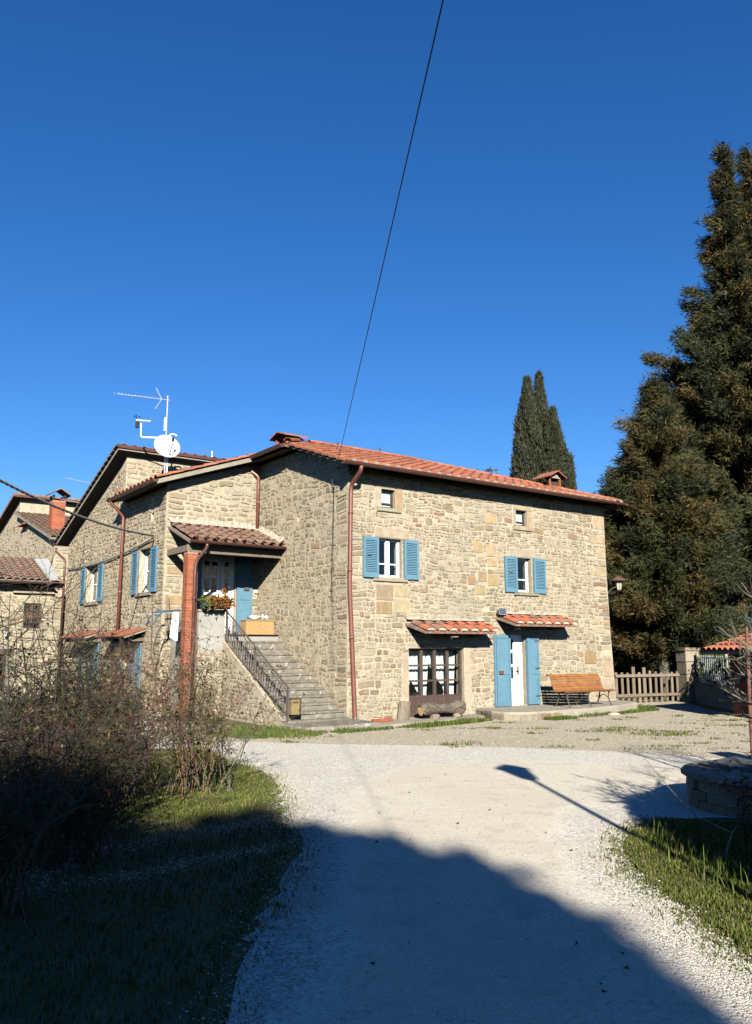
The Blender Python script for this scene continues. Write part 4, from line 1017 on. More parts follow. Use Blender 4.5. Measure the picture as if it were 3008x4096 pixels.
# ------------------------------------------------------------------ things on and around the house
HT = dict(loc=(OX, OY, 0), rotz=HROT)
def hthing(name, label, cat, u, v, z=0, rot=0, group=None):
    return thing(name, label, cat, wd(u, v, z), HROT + rot, group)
def P_(mb, name, m, parent, smooth=False): return mb.build(name, M_[m], parent, smooth)

# slatted park bench
bench = hthing('park_bench', 'varnished wooden slat bench with scrolled back against the stone wall', 'bench', 6.05, -1.02, .20, R(-4))
BL = 1.85
prof = [(-.26,.395),(-.19,.41),(-.12,.405),(-.05,.395),(.02,.39),(.09,.395),(.15,.42),(.19,.475),(.215,.54),(.235,.605),(.255,.67),(.285,.735),(.325,.79),(.375,.815),(.425,.80)]
for i, (y, z) in enumerate(prof):
    y0, z0 = prof[max(i-1,0)]; y1, z1 = prof[min(i+1,len(prof)-1)]; L = math.hypot(y1-y0, z1-z0); ty, tz = (y1-y0)/L, (z1-z0)/L
    b = MB(); h = .029; t = .024; q = [(y-ty*h, z-tz*h), (y+ty*h, z+tz*h), (y+ty*h-tz*t, z+tz*h+ty*t), (y-ty*h-tz*t, z-tz*h+ty*t)]
    k = rt.uniform(.85,1.1)
    if i == 0: k = .62
    b.add([(0,a,c) for a,c in q]+[(BL,a,c) for a,c in q],[(0,1,2,3),(7,6,5,4),(0,4,5,1),(1,5,6,2),(2,6,7,3),(3,7,4,0)],(k,k,k)); P_(b,'slat','bench_wood',bench)
for x in (.16, BL/2, BL-.16):
    b = MB(); b.tube([(x,a,c-.02) for a,c in prof], .018, 5)
    b.tube([(x,-.20,.38),(x,-.18,.22),(x,-.22,.10),(x,-.28,.01)], .02, 6); b.tube([(x,.12,.38),(x,.16,.2),(x,.22,.08),(x,.30,.01)], .02, 6); b.tube([(x,-.18,.22),(x,0,.30),(x,.15,.22)], .014, 5)
    P_(b,'leg_frame','iron',bench)

# log resting on two stones
lg = hthing('log', 'weathered bark-covered log lying on stones before the glazed door', 'log', 1.86, -.42, .055)
pts = []; rad = []
for k in range(15):
    t = k/14; pts.append((1.38*t, .03*math.sin(t*5)+.05*t, .20 + .02*math.sin(t*7) + .05*t)); rad.append(.125 + .02*math.sin(t*9) + (.055*math.exp(-((t-.86)/.1)**2)) - .02*(t > .97))
b = MB(); b.tube(pts, rad, 14, cap=False)
lr = random.Random(3); b.v = [(x+lr.uniform(-.012,.012), y+lr.uniform(-.024,.024), z+lr.uniform(-.024,.024)) for x,y,z in b.v]
P_(b,'bark','log_bark',lg,True)
for e, i in ((0,0),(1,14)):
    b = MB(); x, y, z = pts[i]; b.poly([(x+(.004 if e else -.004)*-1, y+rad[i]*.92*math.cos(k*math.pi/7)*(-1 if e else 1), z+rad[i]*.92*math.sin(k*math.pi/7)) for k in range(14)]); P_(b,'cut_end','cut_wood',lg)
for i, (x, s_) in enumerate(((.42,.12),(1.12,.11))):
    b = MB(); b.lathe([(0,.11),(s_*.7,.105),(s_,.07),(s_*1.05,.02),(s_,0)], (0,0,0), 9, (.36,.30,.22)); b.v = [(a+lr.uniform(-.012,.012), c+lr.uniform(-.012,.012), d) for a,c,d in b.v]
    o = P_(b,'rubble_stone','stone',None); o.location = wd(1.86+x, -.45, .055); o.rotation_euler = (0,0,HROT)
    tag(o, ['flat rubble stone propping the cut end of the log','flat rubble stone propping the knobbly end of the log'][i], 'stone', 'stones under the log')
b = MB(); b.bev(-.29,.29,-.06,.06,0,.07,.01,(1.1,1.0,.9)); o = P_(b,'brick',"brick",None); o.location = wd(.72,-.42,.055); o.rotation_euler=(0,0,HROT+R(3)); tag(o,'single orange brick lying on the apron beside the downpipe foot','brick')
b = MB(); b.tube([(0,0,0),(0,0,.22),(0.01,0,.42)], [.16,.155,.15], 10); b.v=[(x*1.1+lr.uniform(-.02,.02),y*.6+lr.uniform(-.02,.02),z+lr.uniform(-.02,.02)) for x,y,z in b.v]; o = P_(b,'stump','grey_wood',None); o.location = wd(1.55,-.16,.05); o.rotation_euler=(0,0,HROT); tag(o,'short pale upright wood stump left of the glazed door','stump')

# mailbox on the foot of the railing
mbx = hthing('mailbox', 'brass-coloured mailbox fixed to the lowest post of the stair railing', 'mailbox', -1.50, -.06, .30)
b = MB(); b.box(-.06,.15,-.07,.07,0,.34); P_(b,'case','brass',mbx)
b = MB(); b.box(-.075,.165,-.085,.085,.34,.36); b.box(.16,.185,-.085,.085,0,.36); P_(b,'frame','brown_metal',mbx)
b = MB(); b.box(-.02,.11,-.074,-.07,.25,.275); P_(b,'slot','black_plastic',mbx)
# cabinet on the landing, with things on it
cb = hthing('cabinet', 'low light-wood cabinet standing at the head of the stairs', 'cabinet', -.92, 3.50, LZ+.016)
b = MB(); b.box(0,.42,0,.34,.0,.36); P_(b,'door','cabinet_wood',cb); b = MB(); b.box(.424,.84,.0,.34,.0,.36); P_(b,'door','cabinet_wood',cb); b = MB(); b.box(-.02,.86,-.02,.36,.36,.385); P_(b,'top','cabinet_wood',cb)
zc2 = LZ+.016+.386
b = MB(); b.lathe([(.05,0),(.12,.01),(.17,.08),(.175,.10),(.165,.10),(.11,.02),(0,.015)], n=18); o = P_(b,'basin','white_paint',None,True); o.location = wd(-.60,3.64,zc2); tag(o,'white basin on the cabinet at the stair head','basin')
for i,(x,m,r_,h_,lab) in enumerate(((-.36,'steel',.05,.17,'tall steel canister beside the white basin on the cabinet'),(-.24,'steel',.06,.14,'squat steel canister nearest the wall on the cabinet'),(-.80,'blue_paint',.025,.2,'blue bottle standing on the cabinet left of the basin'))):
    b = MB(); b.lathe([(0,0),(r_,0),(r_,h_*.8),(r_*.8,h_*.86),(r_*.4,h_*.92),(r_*.4,h_),(0,h_)], n=14); o = P_(b,['canister','canister','bottle'][i],m,None,True); o.location = wd(x,3.64,zc2); tag(o,lab,['canister','canister','bottle'][i])
# flower box
fbx = hthing('flower_box', 'dark planter box with rusty autumn plants on the landing parapet', 'planter', -2.34, 3.20, 2.735)
b = MB(); b.add([(.02,-.10,0),(.76,-.10,0),(.76,.08,0),(.02,.08,0),(0,-.13,.17),(.78,-.13,.17),(.78,.11,.17),(0,.11,.17)],[(3,2,1,0),(0,1,5,4),(1,2,6,5),(2,3,7,6),(3,0,4,7),(4,5,6,7)]); P_(b,'box','pot',fbx)
b = MB()
for x in (.12,.30,.48,.66): b.tube([(x,-.14,.18),(x+.05,-.16,.08),(x,-.14,-.02)],.008,4)
b.tube([(.0,-.145,.10),(.78,-.145,.10)],.008,4); P_(b,'rack','iron',fbx)

def leafcloud(P, T, S, k=3, width=.35, spread=.8, seed=0, tint=None):
    """triangular leaflets: P centres (n,3), T directions (n,3), S sizes (n,)"""
    r = np.random.default_rng(seed); n = len(P)
    P = np.repeat(P, k, 0); T = np.repeat(T, k, 0); S = np.repeat(S, k)[:, None]
    d = T + r.normal(0, spread, T.shape); d /= np.linalg.norm(d, axis=1, keepdims=True) + 1e-9
    a = np.cross(d, r.normal(0, 1, d.shape)); a /= np.linalg.norm(a, axis=1, keepdims=True) + 1e-9
    b0 = P + r.normal(0, .22, P.shape)*S
    V = np.stack([b0 - a*S*width*.5, b0 + a*S*width*.5, b0 + d*S], 1).reshape(-1, 3)
    F = np.arange(len(V)).reshape(-1, 3)
    tt = np.repeat(tint, k, 0) * r.uniform(.75, 1.2, (len(F), 1))
    return V, F, tt
def leaves(name, P, T, S, k, width, spread, seed, tint, m, parent):
    V, F, t = leafcloud(P, T, S, k, width, spread, seed, tint); return raw_mesh(name, V, F, t, M_[m], parent)
NR = np.random.default_rng(21)
def choose(cols, w, n):
    c = np.array(cols); return c[NR.choice(len(cols), n, p=np.array(w)/sum(w))]
n = 560; P = np.c_[NR.normal(.42,.24,n).clip(-.02,.84), NR.normal(-.05,.08,n), .17+np.abs(NR.normal(0,.07,n))]
P[:200,2] -= .13; P[:200,1] -= .1
left_ = P[:,0] < .18
t = choose([(.36,.14,.035),(.28,.085,.03),(.20,.16,.03),(.40,.20,.05)],[4,3,2,2],n); t[left_] = np.array([.20,.22,.04])
leaves('plant', P, NR.normal(0,1,(n,3)), NR.uniform(.05,.10,n), 2, .6, 1.0, 2, t, 'leaf', fbx)
n = 60; P = np.c_[NR.normal(.62,.05,n), NR.normal(-.05,.04,n), NR.uniform(.25,.55,n)]
leaves('plant_shoot', P, NR.normal(0,1,(n,3)), NR.uniform(.04,.08,n), 2, .6, 1.0, 3, choose([(.36,.14,.035),(.40,.2,.05)],[1,1],n), 'leaf', fbx)
# clothes airer on the landing's side with a white cloth
ar = hthing('clothes_airer', 'blue-grey folding clothes airer hung outside the landing wall', 'clothes rack', -2.95, 3.55, 2.62)
for dy in (0, .55):
    b = MB(); b.tube([(-.48,dy,-.30),(-.42,dy,-.12),(-.25,dy,.04),(.05,dy,.08),(.26,dy,.08)], .020, 6); P_(b,'arm','plastic_blue',ar)
for k in range(7):
    x = -.44+.11*k; b = MB(); b.tube([(x,-.15,-.16+.2*min(1,(x+.44)/.35)),(x,.75,-.16+.2*min(1,(x+.44)/.35))], .005, 4); P_(b,'wire','steel',ar)
b = MB(); b.tube([(-1.0,.0,-.06),(.4,.0,.05)], .007, 4); b.tube([(.3,0,.05),(-.1,.55,-.4),(.35,.55,-.2)],.006,4); P_(b,'brace','steel',ar)
cl = MB(); nx, nz = 8, 10; PP = []
for j in range(nz+1):
    for i in range(nx+1):
        x = -.02+.15*i/nx*(1+.45*j/nz); PP.append((x-.05*j/nz, -.03+.035*math.sin(i*1.5+j*.2), .03-.62*j/nz - .10*(j/nz)*(i/nx)))
cl.add(PP,[(j*(nx+1)+i,j*(nx+1)+i+1,(j+1)*(nx+1)+i+1,(j+1)*(nx+1)+i) for j in range(nz) for i in range(nx)])
o = P_(cl,'cloth','cloth',None,True); o.location = wd(-2.98,3.42,2.60); o.rotation_euler=(0,0,HROT); tag(o,'white cloth hanging from the clothes airer by the brick pillar','cloth')
for i,(x,h_) in enumerate(((-2.66,1.0),(-2.74,.6))):
    b = MB(); b.box(-.03,.03,-.012,.012,0,h_); o = P_(b,'plank','grey_wood',None); o.location = wd(x,VB-.30,2.70-.55); o.rotation_euler = (R(-8),R(-4),HROT); tag(o,['longer pale strip of wood leaning on the wing wall behind the pillar','shorter pale strip of wood leaning on the wing wall behind the pillar'][i],'plank')

# roof mast with satellite dish
ant = hthing('antenna_mast', 'roof mast with white satellite dish, yagi aerial and weather sensor', 'antenna', -2.02, 7.0, 6.62)
b = MB(); b.tube([(0,0,0),(0,0,2.75)], .022, 8); P_(b,'mast','steel',ant)
dn = Vector((-.06,-.93,.36)).normalized(); M_dish = dn.to_track_quat('Z','Y').to_matrix()
b = MB(); b.lathe([(0,-.105),(.17,-.09),(.28,-.05),(.385,0),(.40,.0),(.40,-.014),(.28,-.065),(0,-.12)], tuple(dn*.16+Vector((0,0,1.08))), 32, M=M_dish); P_(b,'dish','dish_white',ant,True)
c0 = dn*.16+Vector((0,0,1.08)); low_ = c0 + M_dish @ Vector((.10,-.38,0)) if False else c0 + Vector((.05,-.02,-.36))
b = MB(); b.tube([tuple(low_), tuple(c0+dn*.42+Vector((.06,0,-.08)))], .014, 5); b.tube([tuple(c0+dn*.40+Vector((.05,0,-.06))), tuple(c0+dn*.50+Vector((.03,0,-.02)))], .035, 8); P_(b,'feed_arm','black_plastic',ant)
yb = Vector((0,0,2.62)); yd = Vector((-.816,.40,.07)).normalized()
b = MB(); b.tube([tuple(yb-yd*.08), tuple(yb+yd*1.5)], .011, 5); P_(b,'aerial_boom','steel',ant)
sd_ = yd.cross(Vector((0,0,1))).normalized()
for k in range(12):
    c = yb+yd*(.45+.1*k); b = MB(); b.tube([tuple(c-sd_*.09), tuple(c+sd_*.07)], .004, 4); P_(b,'aerial_element','steel',ant)
for s_ in (-1,1):
    b = MB(); p0 = yb+yd*.18; b.tube([tuple(p0), tuple(p0+yd*.18+Vector((0,0,s_*.33)))], .013, 5); P_(b,'reflector','steel',ant)
b = MB(); b.box(-.08,-.03,-.04,.04,1.62,2.05); P_(b,'panel_antenna','dish_white',ant)
ax = Vector((-.816,.45,0)).normalized()
b = MB(); b.tube(bend([(0,0,1.42),tuple(ax*.75+Vector((0,0,1.42))),tuple(ax*.75+Vector((0,0,1.85)))],6), .022, 6); P_(b,'sensor_arm','steel',ant)
sp = ax*.75+Vector((0,0,1.85))
b = MB(); b.tube([tuple(sp-ax*.28+Vector((0,0,.08))), tuple(sp+ax*.16+Vector((0,0,.10)))], .025, 5); P_(b,'sensor_bar','dish_white',ant)
b = MB(); b.tube([tuple(sp+ax*.12+Vector((0,0,-.14))), tuple(sp+ax*.12+Vector((0,0,.06)))], .055, 8)
for k in range(3):
    t = k*2.09; b.lathe([(0,-.03),(.03,0),(0,.03)], tuple(sp+ax*.15+Vector((.08*math.cos(t),.08*math.sin(t),.22))), 6)
b.tube([tuple(sp+ax*.15+Vector((0,0,.08))), tuple(sp+ax*.15+Vector((0,0,.24)))], .01, 4); b.tube([tuple(sp-ax*.26+Vector((0,0,.1))), tuple(sp-ax*.32+Vector((0,0,.2)))], .02, 4); P_(b,'wind_gauge','black_plastic',ant)['kind']='stuff'
b = MB(); hk = [(.07,0,.2),(.07,0,1.42)] + [(.07+.13*(1-math.cos(t))*1.0, -.04*t, 1.42+.13*math.sin(t)*1.1) for t in (.5,1.0,1.5,2.0,2.5)]; b.tube(hk, .026, 7); P_(b,'cable_duct','steel',ant)
# two more aerials further back
for i,(u,v,z0,h_,lab) in enumerate(((-2.3,13.2,5.7,2.0,'thin twin-armed aerial with small dish behind the upper roof slope'),(.2,8.6,7.5,.75,'tiny distant aerial just right of the white satellite dish'))):
    a_ = hthing('aerial', lab, 'antenna', u, v, z0)
    b = MB(); b.tube([(0,0,0),(0,0,h_)], .02, 5); P_(b,'mast','steel',a_)
    b = MB(); b.tube([(-1.1+i*.5,-.3,h_*.97),(.5-i*.45,.12,h_*.93)], .013, 4); P_(b,'boom','steel',a_)
    if i == 0:
        b = MB(); b.tube([(-1.2,-.3,h_*.58),(.1,.05,h_*.55)], .013, 4); P_(b,'boom','steel',a_)
        b = MB(); b.lathe([(0,-.05),(.15,-.03),(.26,.0),(.15,-.04),(0,-.06)], (-.05,-.1,h_*.25), 16, M=M_dish); P_(b,'dish','dish_white',a_,True)

# cables
def cable(name, a, b, sag, r, m, lab, n=24, twist=False):
    a, b = Vector(a), Vector(b); pts = []
    for k in range(n+1):
        t = k/n; p = a.lerp(b, t); p.z -= sag*4*t*(1-t); pts.append(p)
    mb = MB()
    if twist:
        for ph in (0, 2.1, 4.2):
            mb.tube([tuple(p + Vector((math.cos(i*1.1+ph),0,math.sin(i*1.1+ph)))*r*1.1) for i, p in enumerate(pts)], r, 5)
    else: mb.tube(pts, r, 5)
    return tag(P_(mb, name, m, None), lab, 'cable')
cable('overhead_cable', wd(-.06,.55,5.98), (2.45,-13.5,7.35), .12, .0065, 'cable', 'thin black cable running from the gable wall up across the sky', 40)
cable('twisted_cable', wd(UL-.10,5.35,4.80), (-7.3,14.0,5.05), .22, .016, 'cable_grey', 'thick twisted grey cable sagging from the left to the house corner', 90, True)
cable('wall_cable', wd(UL-.06,5.4,4.75), wd(UL-.06,14.0,4.55), .18, .014, 'cable_grey', 'twisted cable strung along the shaded left wall above the windows', 90, True)
b = MB(); r0 = Vector((-.07,.55,5.98))
b.tube([tuple(r0+Vector((-.02,.0+.05*math.sin(k*.7),-.03*k*(1 if k<8 else .0)-(.24 if k>=8 else 0)+.04*math.cos(k*.7)))) for k in range(18)], .010, 5)
b.tube([tuple(r0+Vector((-.01,-.03,-.25))), tuple(r0+Vector((-.01,.02,-1.6))), tuple(r0+Vector((-.01,.05,-3.0)))], .007, 4)
o = P_(b,'cable_loop','cable',house)
# pole that carries the overhead cable (behind the camera)
up_ = thing('utility_pole', 'tall grey wooden utility pole carrying the thin black cable', 'pole', (2.45,-13.5,0))
b = MB(); b.tube([(0,0,0),(0,0,7.5)], [.13,.09], 10); P_(b,'pole','grey_wood',up_); b = MB(); b.lathe([(.0,.0),(.05,.02),(.05,.10),(0,.12)],(0,.1,7.28),8); P_(b,'insulator','white_paint',up_)
# corner bracket lantern
la = hthing('wall_lantern', 'old iron bracket lantern on the far right house corner', 'lantern', UR+.10, .12, 3.62)
b = MB(); b.tube([(-.05,0,-.25),(.05,0,-.22),(.22,-.05,-.05),(.38,-.10,.0)], .016, 5); b.tube([(-.05,0,.45),(.1,-.03,.30),(.2,-.05,.05)],.008,4); P_(b,'bracket','iron',la)
b = MB(); b.lathe([(.06,-.10),(.07,-.08),(.115,.20),(.12,.21)], (.46,-.12,0), 6); P_(b,'glass_case','lamp_glass',la)
b = MB(); b.lathe([(.0,.34),(.05,.32),(.24,.20),(.25,.185),(.12,.21)], (.46,-.12,0), 12)
for k in range(6): t = math.pi*k/3; b.tube([(.46+.072*math.cos(t),-.12+.072*math.sin(t),-.08),(.46+.12*math.cos(t),-.12+.12*math.sin(t),.21)],.008,4)
b.lathe([(.0,-.16),(.05,-.13),(.07,-.09),(.0,-.08)],(.46,-.12,0),8); P_(b,'cap','rust',la)
# solar panel and hood lamps
so = hthing('solar_panel', 'small solar panel on the corner of the tiled hood over the door', 'solar panel', 4.90, -.22, 2.62)
b = MB(); b.box(-.11,.11,-.012,.0,.02,.22); P_(b,'frame','steel',so)
for i in range(3):
    for j in range(4): b = MB(); b.box(-.10+.068*i,-.10+.068*i+.062,-.016,-.0125,.03+.046*j,.03+.046*j+.041); P_(b,'cell','solar',so)
b = MB(); b.tube([(-.1,.02,.15),(-.14,.1,.1),(0,.1,-.02)],.012,5); P_(b,'bracket','black_plastic',so); so.rotation_euler = (R(-25),0,HROT-R(15))
lp = hthing('pendant_lamp', 'round enamel lamp hanging under the hood over the glazed door', 'lamp', 2.92, -.36, 2.0)
b = MB(); b.lathe([(.02,.10),(.05,.09),(.19,.04),(.20,.025),(.19,.03),(.05,.07)], n=18); P_(b,'shade','soffit',lp,True)
b = MB(); b.lathe([(0,-.03),(.03,-.015),(.03,.05),(.02,.07)], n=10); P_(b,'bulb','white_paint',lp,True); b = MB(); b.tube([(0,0,.1),(0,.0,.17)],.012,5); P_(b,'stem','iron',lp)
lp = hthing('floodlight', 'small white floodlight under the hood over the front door', 'lamp', 5.30, -.30, 2.25)
b = MB(); b.add([(-.09,-.05,0),(.09,-.05,0),(.07,.05,.02),(-.07,.05,.02),(-.09,-.05,.05),(.09,-.05,.05),(.05,.06,.07),(-.05,.06,.07)],[(3,2,1,0),(4,5,6,7),(0,1,5,4),(1,2,6,5),(2,3,7,6),(3,0,4,7)]); P_(b,'case','white_paint',lp); b = MB(); b.tube([(0,.02,.06),(0,.08,.13)],.012,5); P_(b,'arm','iron',lp)

# ------------------------------------------------------------------ neighbouring houses on the left
def tile_roof(parent, name, o, ex, ey, w, L, m, n_ind, step=.24, exposure=.30, lenx=.36):
    """rows of barrel tiles over a deck; o = eave corner, ex along eave, ey up the slope"""
    ex = Vector(ex).normalized(); ey = Vector(ey).normalized(); ez = ex.cross(ey).normalized(); o = Vector(o)
    d = MB(); q = [o, o+ex*w, o+ex*w+ey*L, o+ey*L]; d.prism([tuple(p) for p in q], tuple(-ez*.08)); deck = P_(d, name, 'soffit', parent)
    V = []; S = []
    for i in range(6):
        k = rt.uniform(.75,1.2); t_ = tile_barrel((k,k*rt.uniform(.92,1.05),k*rt.uniform(.9,1.05)), step*.92, lenx, True, 5); me = t_.mesh('barrel_tile'); me.materials.append(M_[m]); V.append(me); S.append(t_)
    nn = 0; rest = MB(); nc = int(w/step); nr_ = int(L/exposure)
    for r_ in range(nr_):
        for c_ in range(nc):
            p = o + ex*(step*(c_+.5)) + ey*(r_*exposure-.03) + ez*.02
            mt = frame(p, ex, ey) @ Matrix.Rotation(rt.uniform(-.06,.06),4,'Z') @ Matrix.Rotation(R(-3),4,'X'); k = rt.randrange(6)
            if nn < n_ind: put('barrel_tile', V[k], deck, mt); nn += 1
            else: join_into(rest, S[k], mt)
    if rest.v: tag(P_(rest, 'tiles_rest', m, deck), kind='stuff')
    return deck
ann = thing('stone_annexe', 'low stone annexe with brown tiled roof and barred window at far left', 'house', (OX,OY,0), HROT)
VA = 14.25; MA = Map('F', VA)
HA = [(-4.18,-3.58,2.42,3.30), (-6.0,-4.62,.3,1.52)]
b = MB(); wall_slab(b, MA, -9, UL-.05, 0, 4.15, HA, depth=.25); b.poly([(-9,VA,0),(-9,17,0),(-9,17,5),(-9,VA,4.1)]); b.poly([(-9,17,0),(-3.0,17,0),(-3.0,17,5),(-9,17,5)]); wA = P_(b,'front_wall','mortar',ann)
lay(wA, rubble(-6.2, UL-.06, .05, 4.05, HA+[(-4.6,-3.2,3.62,3.72),(-6,-4.4,1.53,1.75)], rg, (.08,.17), (1.2,3.0), .014, .04, (False,True), .06), MA, PALE, rg, (.006,.02))
flush_stones(120, rg)
for i,(a,b_,c,d) in enumerate(HA):
    o = casement(MA, a, b_, c, d, .15, 1, 1, .05, 'brown_metal', 2); o.parent = ann; o.name = 'window'
    for ch in o.children: pass
    for k in range(7):
        bb = MB(); x = a+(b_-a)*(k+.5)/7; bb.tube([MA(x,.06,c),MA(x,.06,d)],.010,4); P_(bb,'grille_bar','iron',o)
    for k in range(6):
        bb = MB(); z = c+(d-c)*(k+.5)/6; bb.tube([MA(a,.05,z),MA(b_,.05,z)],.010,4); P_(bb,'grille_bar','iron',o)
bb = MB(); bb.box(-4.58,-3.22,VA-.13,VA,3.64,3.70); P_(bb,'ledge','dressed',ann)
bb = MB(); bb.box(-6.2,-4.42,VA-.03,VA+.2,1.53,1.72); P_(bb,'lintel','brown_metal',ann)
bb = MB(); bb.box(-6.2,-4.52,VA-.02,VA+.02,1.72,1.80); P_(bb,'lintel_board','render_grey',ann)
tile_roof(ann, 'roof', (-9,VA-.42,4.06), (1,0,0), (0,1,.37), 5.6, 3.0, 'old_tile', 150)
gutter(ann, (-9,VA-.48,4.02), (-3.38,VA-.48,4.02), r=.07, m='brown_metal')
bb = MB(); bb.add([(-3.42,VA-.4,4.10),(-3.15,VA-.4,4.10),(-2.9,VA+2.4,5.15),(-3.42,VA+2.4,5.10)],[(0,1,2,3)]); P_(bb,'flashing','lead',ann)
bb = MB(); bb.prism([(-3.4,VA-.3,4.02),(-2.86,VA-.3,4.02),(-2.86,VA+2.4,4.6),(-3.4,VA+2.4,4.6)],(0,0,.05)); P_(bb,'side_roof','old_tile',ann)
ll = thing('wall_lamp', 'blue-grey glass lantern on the annexe wall beside the barred door', 'lantern', wd(-4.75,VA-.16,2.15), HROT)
bb = MB(); bb.lathe([(.05,-.02),(.10,.18),(.02,.24),(0,.24)], n=6); P_(bb,'glass_case','lead',ll); bb = MB(); bb.tube([(0,.16,.3),(0,.05,.32),(0,0,.24)],.012,4); bb.lathe([(.13,.19),(.02,.26),(0,.28)],n=6); P_(bb,'cap','iron',ll)

nb_ = thing('rear_house', 'tall stone house with brick chimney and red roof behind the annexe', 'house', (OX,OY,0), HROT)
UD, VD = -2.72, 16.6; MD, MD2 = Map('S', UD), Map('F', VD)
b = MB(); wall_slab(b, MD, VD, 28, 0, [(VD,5.95),(23.2,7.75),(23.2,8.55),(28,7.2)], [(21.2,22.0,6.2,7.0)], depth=.3); wD = P_(b,'side_wall','mortar_grey',nb_)
b = MB(); wall_slab(b, MD2, UD, 4, 0, 5.95, [], depth=.2); b.poly([(UD,23.2,7.4),(4,23.2,7.4),(4,23.2,8.55),(UD,23.2,8.55)]); wD2 = P_(b,'front_wall','mortar',nb_)
lay(wD2, rubble(UD+.005, 0, 3.6, 5.9, [], rg, (.10,.2), (1.4,3.2), .016, .03, (True,False)), MD2, PALE+WARM, rg, (.006,.02), 3)
lay(wD, rubble(VD+.005, 28, 3.6, lambda s: 5.9+.27*(s-VD) if s < 23.2 else 8.5-.28*(s-23.2), [(21.1,22.1,6.1,7.1)], rg, (.09,.2), (1,2.4), .02, .04, (True,False), .5), MD, GREY, rg, (.008,.03), .5)
flush_stones(80, rg)
bb = MB(); bb.box(21.2,22.0,.2,.25,6.2,7.0,(1,1,1),MD); P_(bb,'shutter','dark_room',nb_); bb = MB(); bb.box(21.0,22.2,-.25,.0,7.03,7.09,(1,1,1),MD); P_(bb,'hood','terracotta',nb_)
dr = tile_roof(nb_, 'roof', (UD-.25,VD-.38,5.93), (1,0,0), (0,1,.272), 6.9, 7.2, 'old_tile', 200)
bb = MB(); q = [(UD-.35,22.9,8.55),(4,22.9,8.55),(4,28.4,7.1),(UD-.35,28.4,7.1)]; bb.prism(q,(0,0,.14)); P_(bb,'upper_roof','old_tile',nb_)
bb = MB(); bb.box(UD-.3,4,22.85,22.95,8.50,8.60); P_(bb,'gutter','copper_paint',nb_)
ch = MB(); ch.box(-.25,.25,-.25,.25,-.9,.95); cho = P_(ch,'chimney','brick_joint',nb_); cho.location = (-2.30,18.2,6.72)
bt = MB()
for r_ in range(24):
    z = -.82+r_*.072
    for f_ in range(4):
        for k in range(2):
            a = -.255+.255*k + (.0 if r_ % 2 else -.0); w = .235 if r_ % 2 else (.12 if k == 0 else .36)
            a = -.252 if k == 0 else (-.007 if r_ % 2 else -.122)
            Q = Matrix.Rotation(f_*math.pi/2, 4, 'Z'); kk = rt.uniform(.8,1.15)
            bx = MB(); bx.box(a, a+w, -.258, -.24, z, z+.062, (kk,kk,kk)); bt.add([tuple(Q @ Vector(v)) for v in bx.v], bx.f, (kk,kk,kk))
tag(P_(bt,'bricks','brick',cho), kind='stuff')
bb = MB(); bb.box(-.27,.27,-.27,.27,1.0,1.02); 
for x in (-.22,.22):
    for y in (-.22,.22): bb.box(x-.04,x+.04,y-.04,y+.04,.95,1.18)
P_(bb,'cap_post','black_plastic',cho)
for s_ in (-1,1):
    bb = MB(); bb.prism([(0,-.4,1.42),(s_*.42,-.4,1.16),(s_*.42,.4,1.16),(0,.4,1.42)],(0,0,.05)); P_(bb,'cap_slab','old_tile',cho)
pipe(house, bend([(UL-.35,VE+.40,5.35),(UL-.35,VE+.38,5.2),(UL-.12,VE+.02,4.9),(UL-.12,VE-.06,4.7),(UL-.12,VE-.06,.1)]), .04, 'copper_paint')

# ------------------------------------------------------------------ right-hand side: fence, pillar, wall, railing, kiosk, well
fe = thing('picket_fence', 'weathered grey picket fence joining the house corner to the stone pillar', 'fence', (7.62,26.6,0), 0)
F0, F1 = Vector((0,0,0)), Vector((2.95,1.35,0)); fd_ = (F1-F0).normalized(); fn = Vector((fd_.y,-fd_.x,0))
for k in range(14):
    t = (k+.35)/14; p = F0.lerp(F1, t); hh = .98 + rt.uniform(-.03,.03) + (.16 if k in (3,5,13) else 0); w = .045 if k not in (3,5) else .06
    tl = rt.uniform(-.015,.015)
    b = MB(); q = [p-fd_*w-fn*.03, p+fd_*w-fn*.03, p+fd_*w-fn*.055, p-fd_*w-fn*.055]
    b.prism([tuple(x) for x in q], (tl, 0, hh), (rt.uniform(.8,1.15),)*3); P_(b,'picket','grey_wood',fe)
for z in (.20,.82):
    b = MB(); q = [F0-fn*.02+Vector((0,0,z)), F1-fn*.02+Vector((0,0,z)), F1+fn*.03+Vector((0,0,z)), F0+fn*.03+Vector((0,0,z))]; b.prism([tuple(x) for x in q],(0,0,.09)); P_(b,'rail','grey_wood',fe)
gp = thing('gate_pillar', 'square sandstone block pillar at the end of the picket fence', 'pillar', (10.35,27.6,0), R(15))
z = 0
for k,(h_,w) in enumerate(((.48,.27),(.42,.25),(.40,.26),(.35,.27),(.12,.30))):
    b = MB(); b.bev(-w,w,-w,w,z,z+h_-.012,.02,pick(WARM, rt)); P_(b,'block','stone',gp); z += h_
W0, W1 = Vector((10.35,27.2,0)), Vector((10.0,21.9,0)); wdv = (W1-W0).normalized(); wn_ = Vector((-wdv.y,wdv.x,0))
lwl = thing('low_wall', 'low plastered wall in shade below the iron railing', 'wall', (0,0,0))
b = MB(); b.prism([tuple(W0),tuple(W1),tuple(W1+wn_*.3),tuple(W0+wn_*.3)],(0,0,.62)); P_(b,'body','mortar_grey',lwl)
b = MB(); b.prism([tuple(W0-wn_*.03+Vector((0,0,.625))),tuple(W1-wn_*.03+Vector((0,0,.625))),tuple(W1+wn_*.33+Vector((0,0,.625))),tuple(W0+wn_*.33+Vector((0,0,.625)))],(0,0,.05)); P_(b,'coping','concrete',lwl)
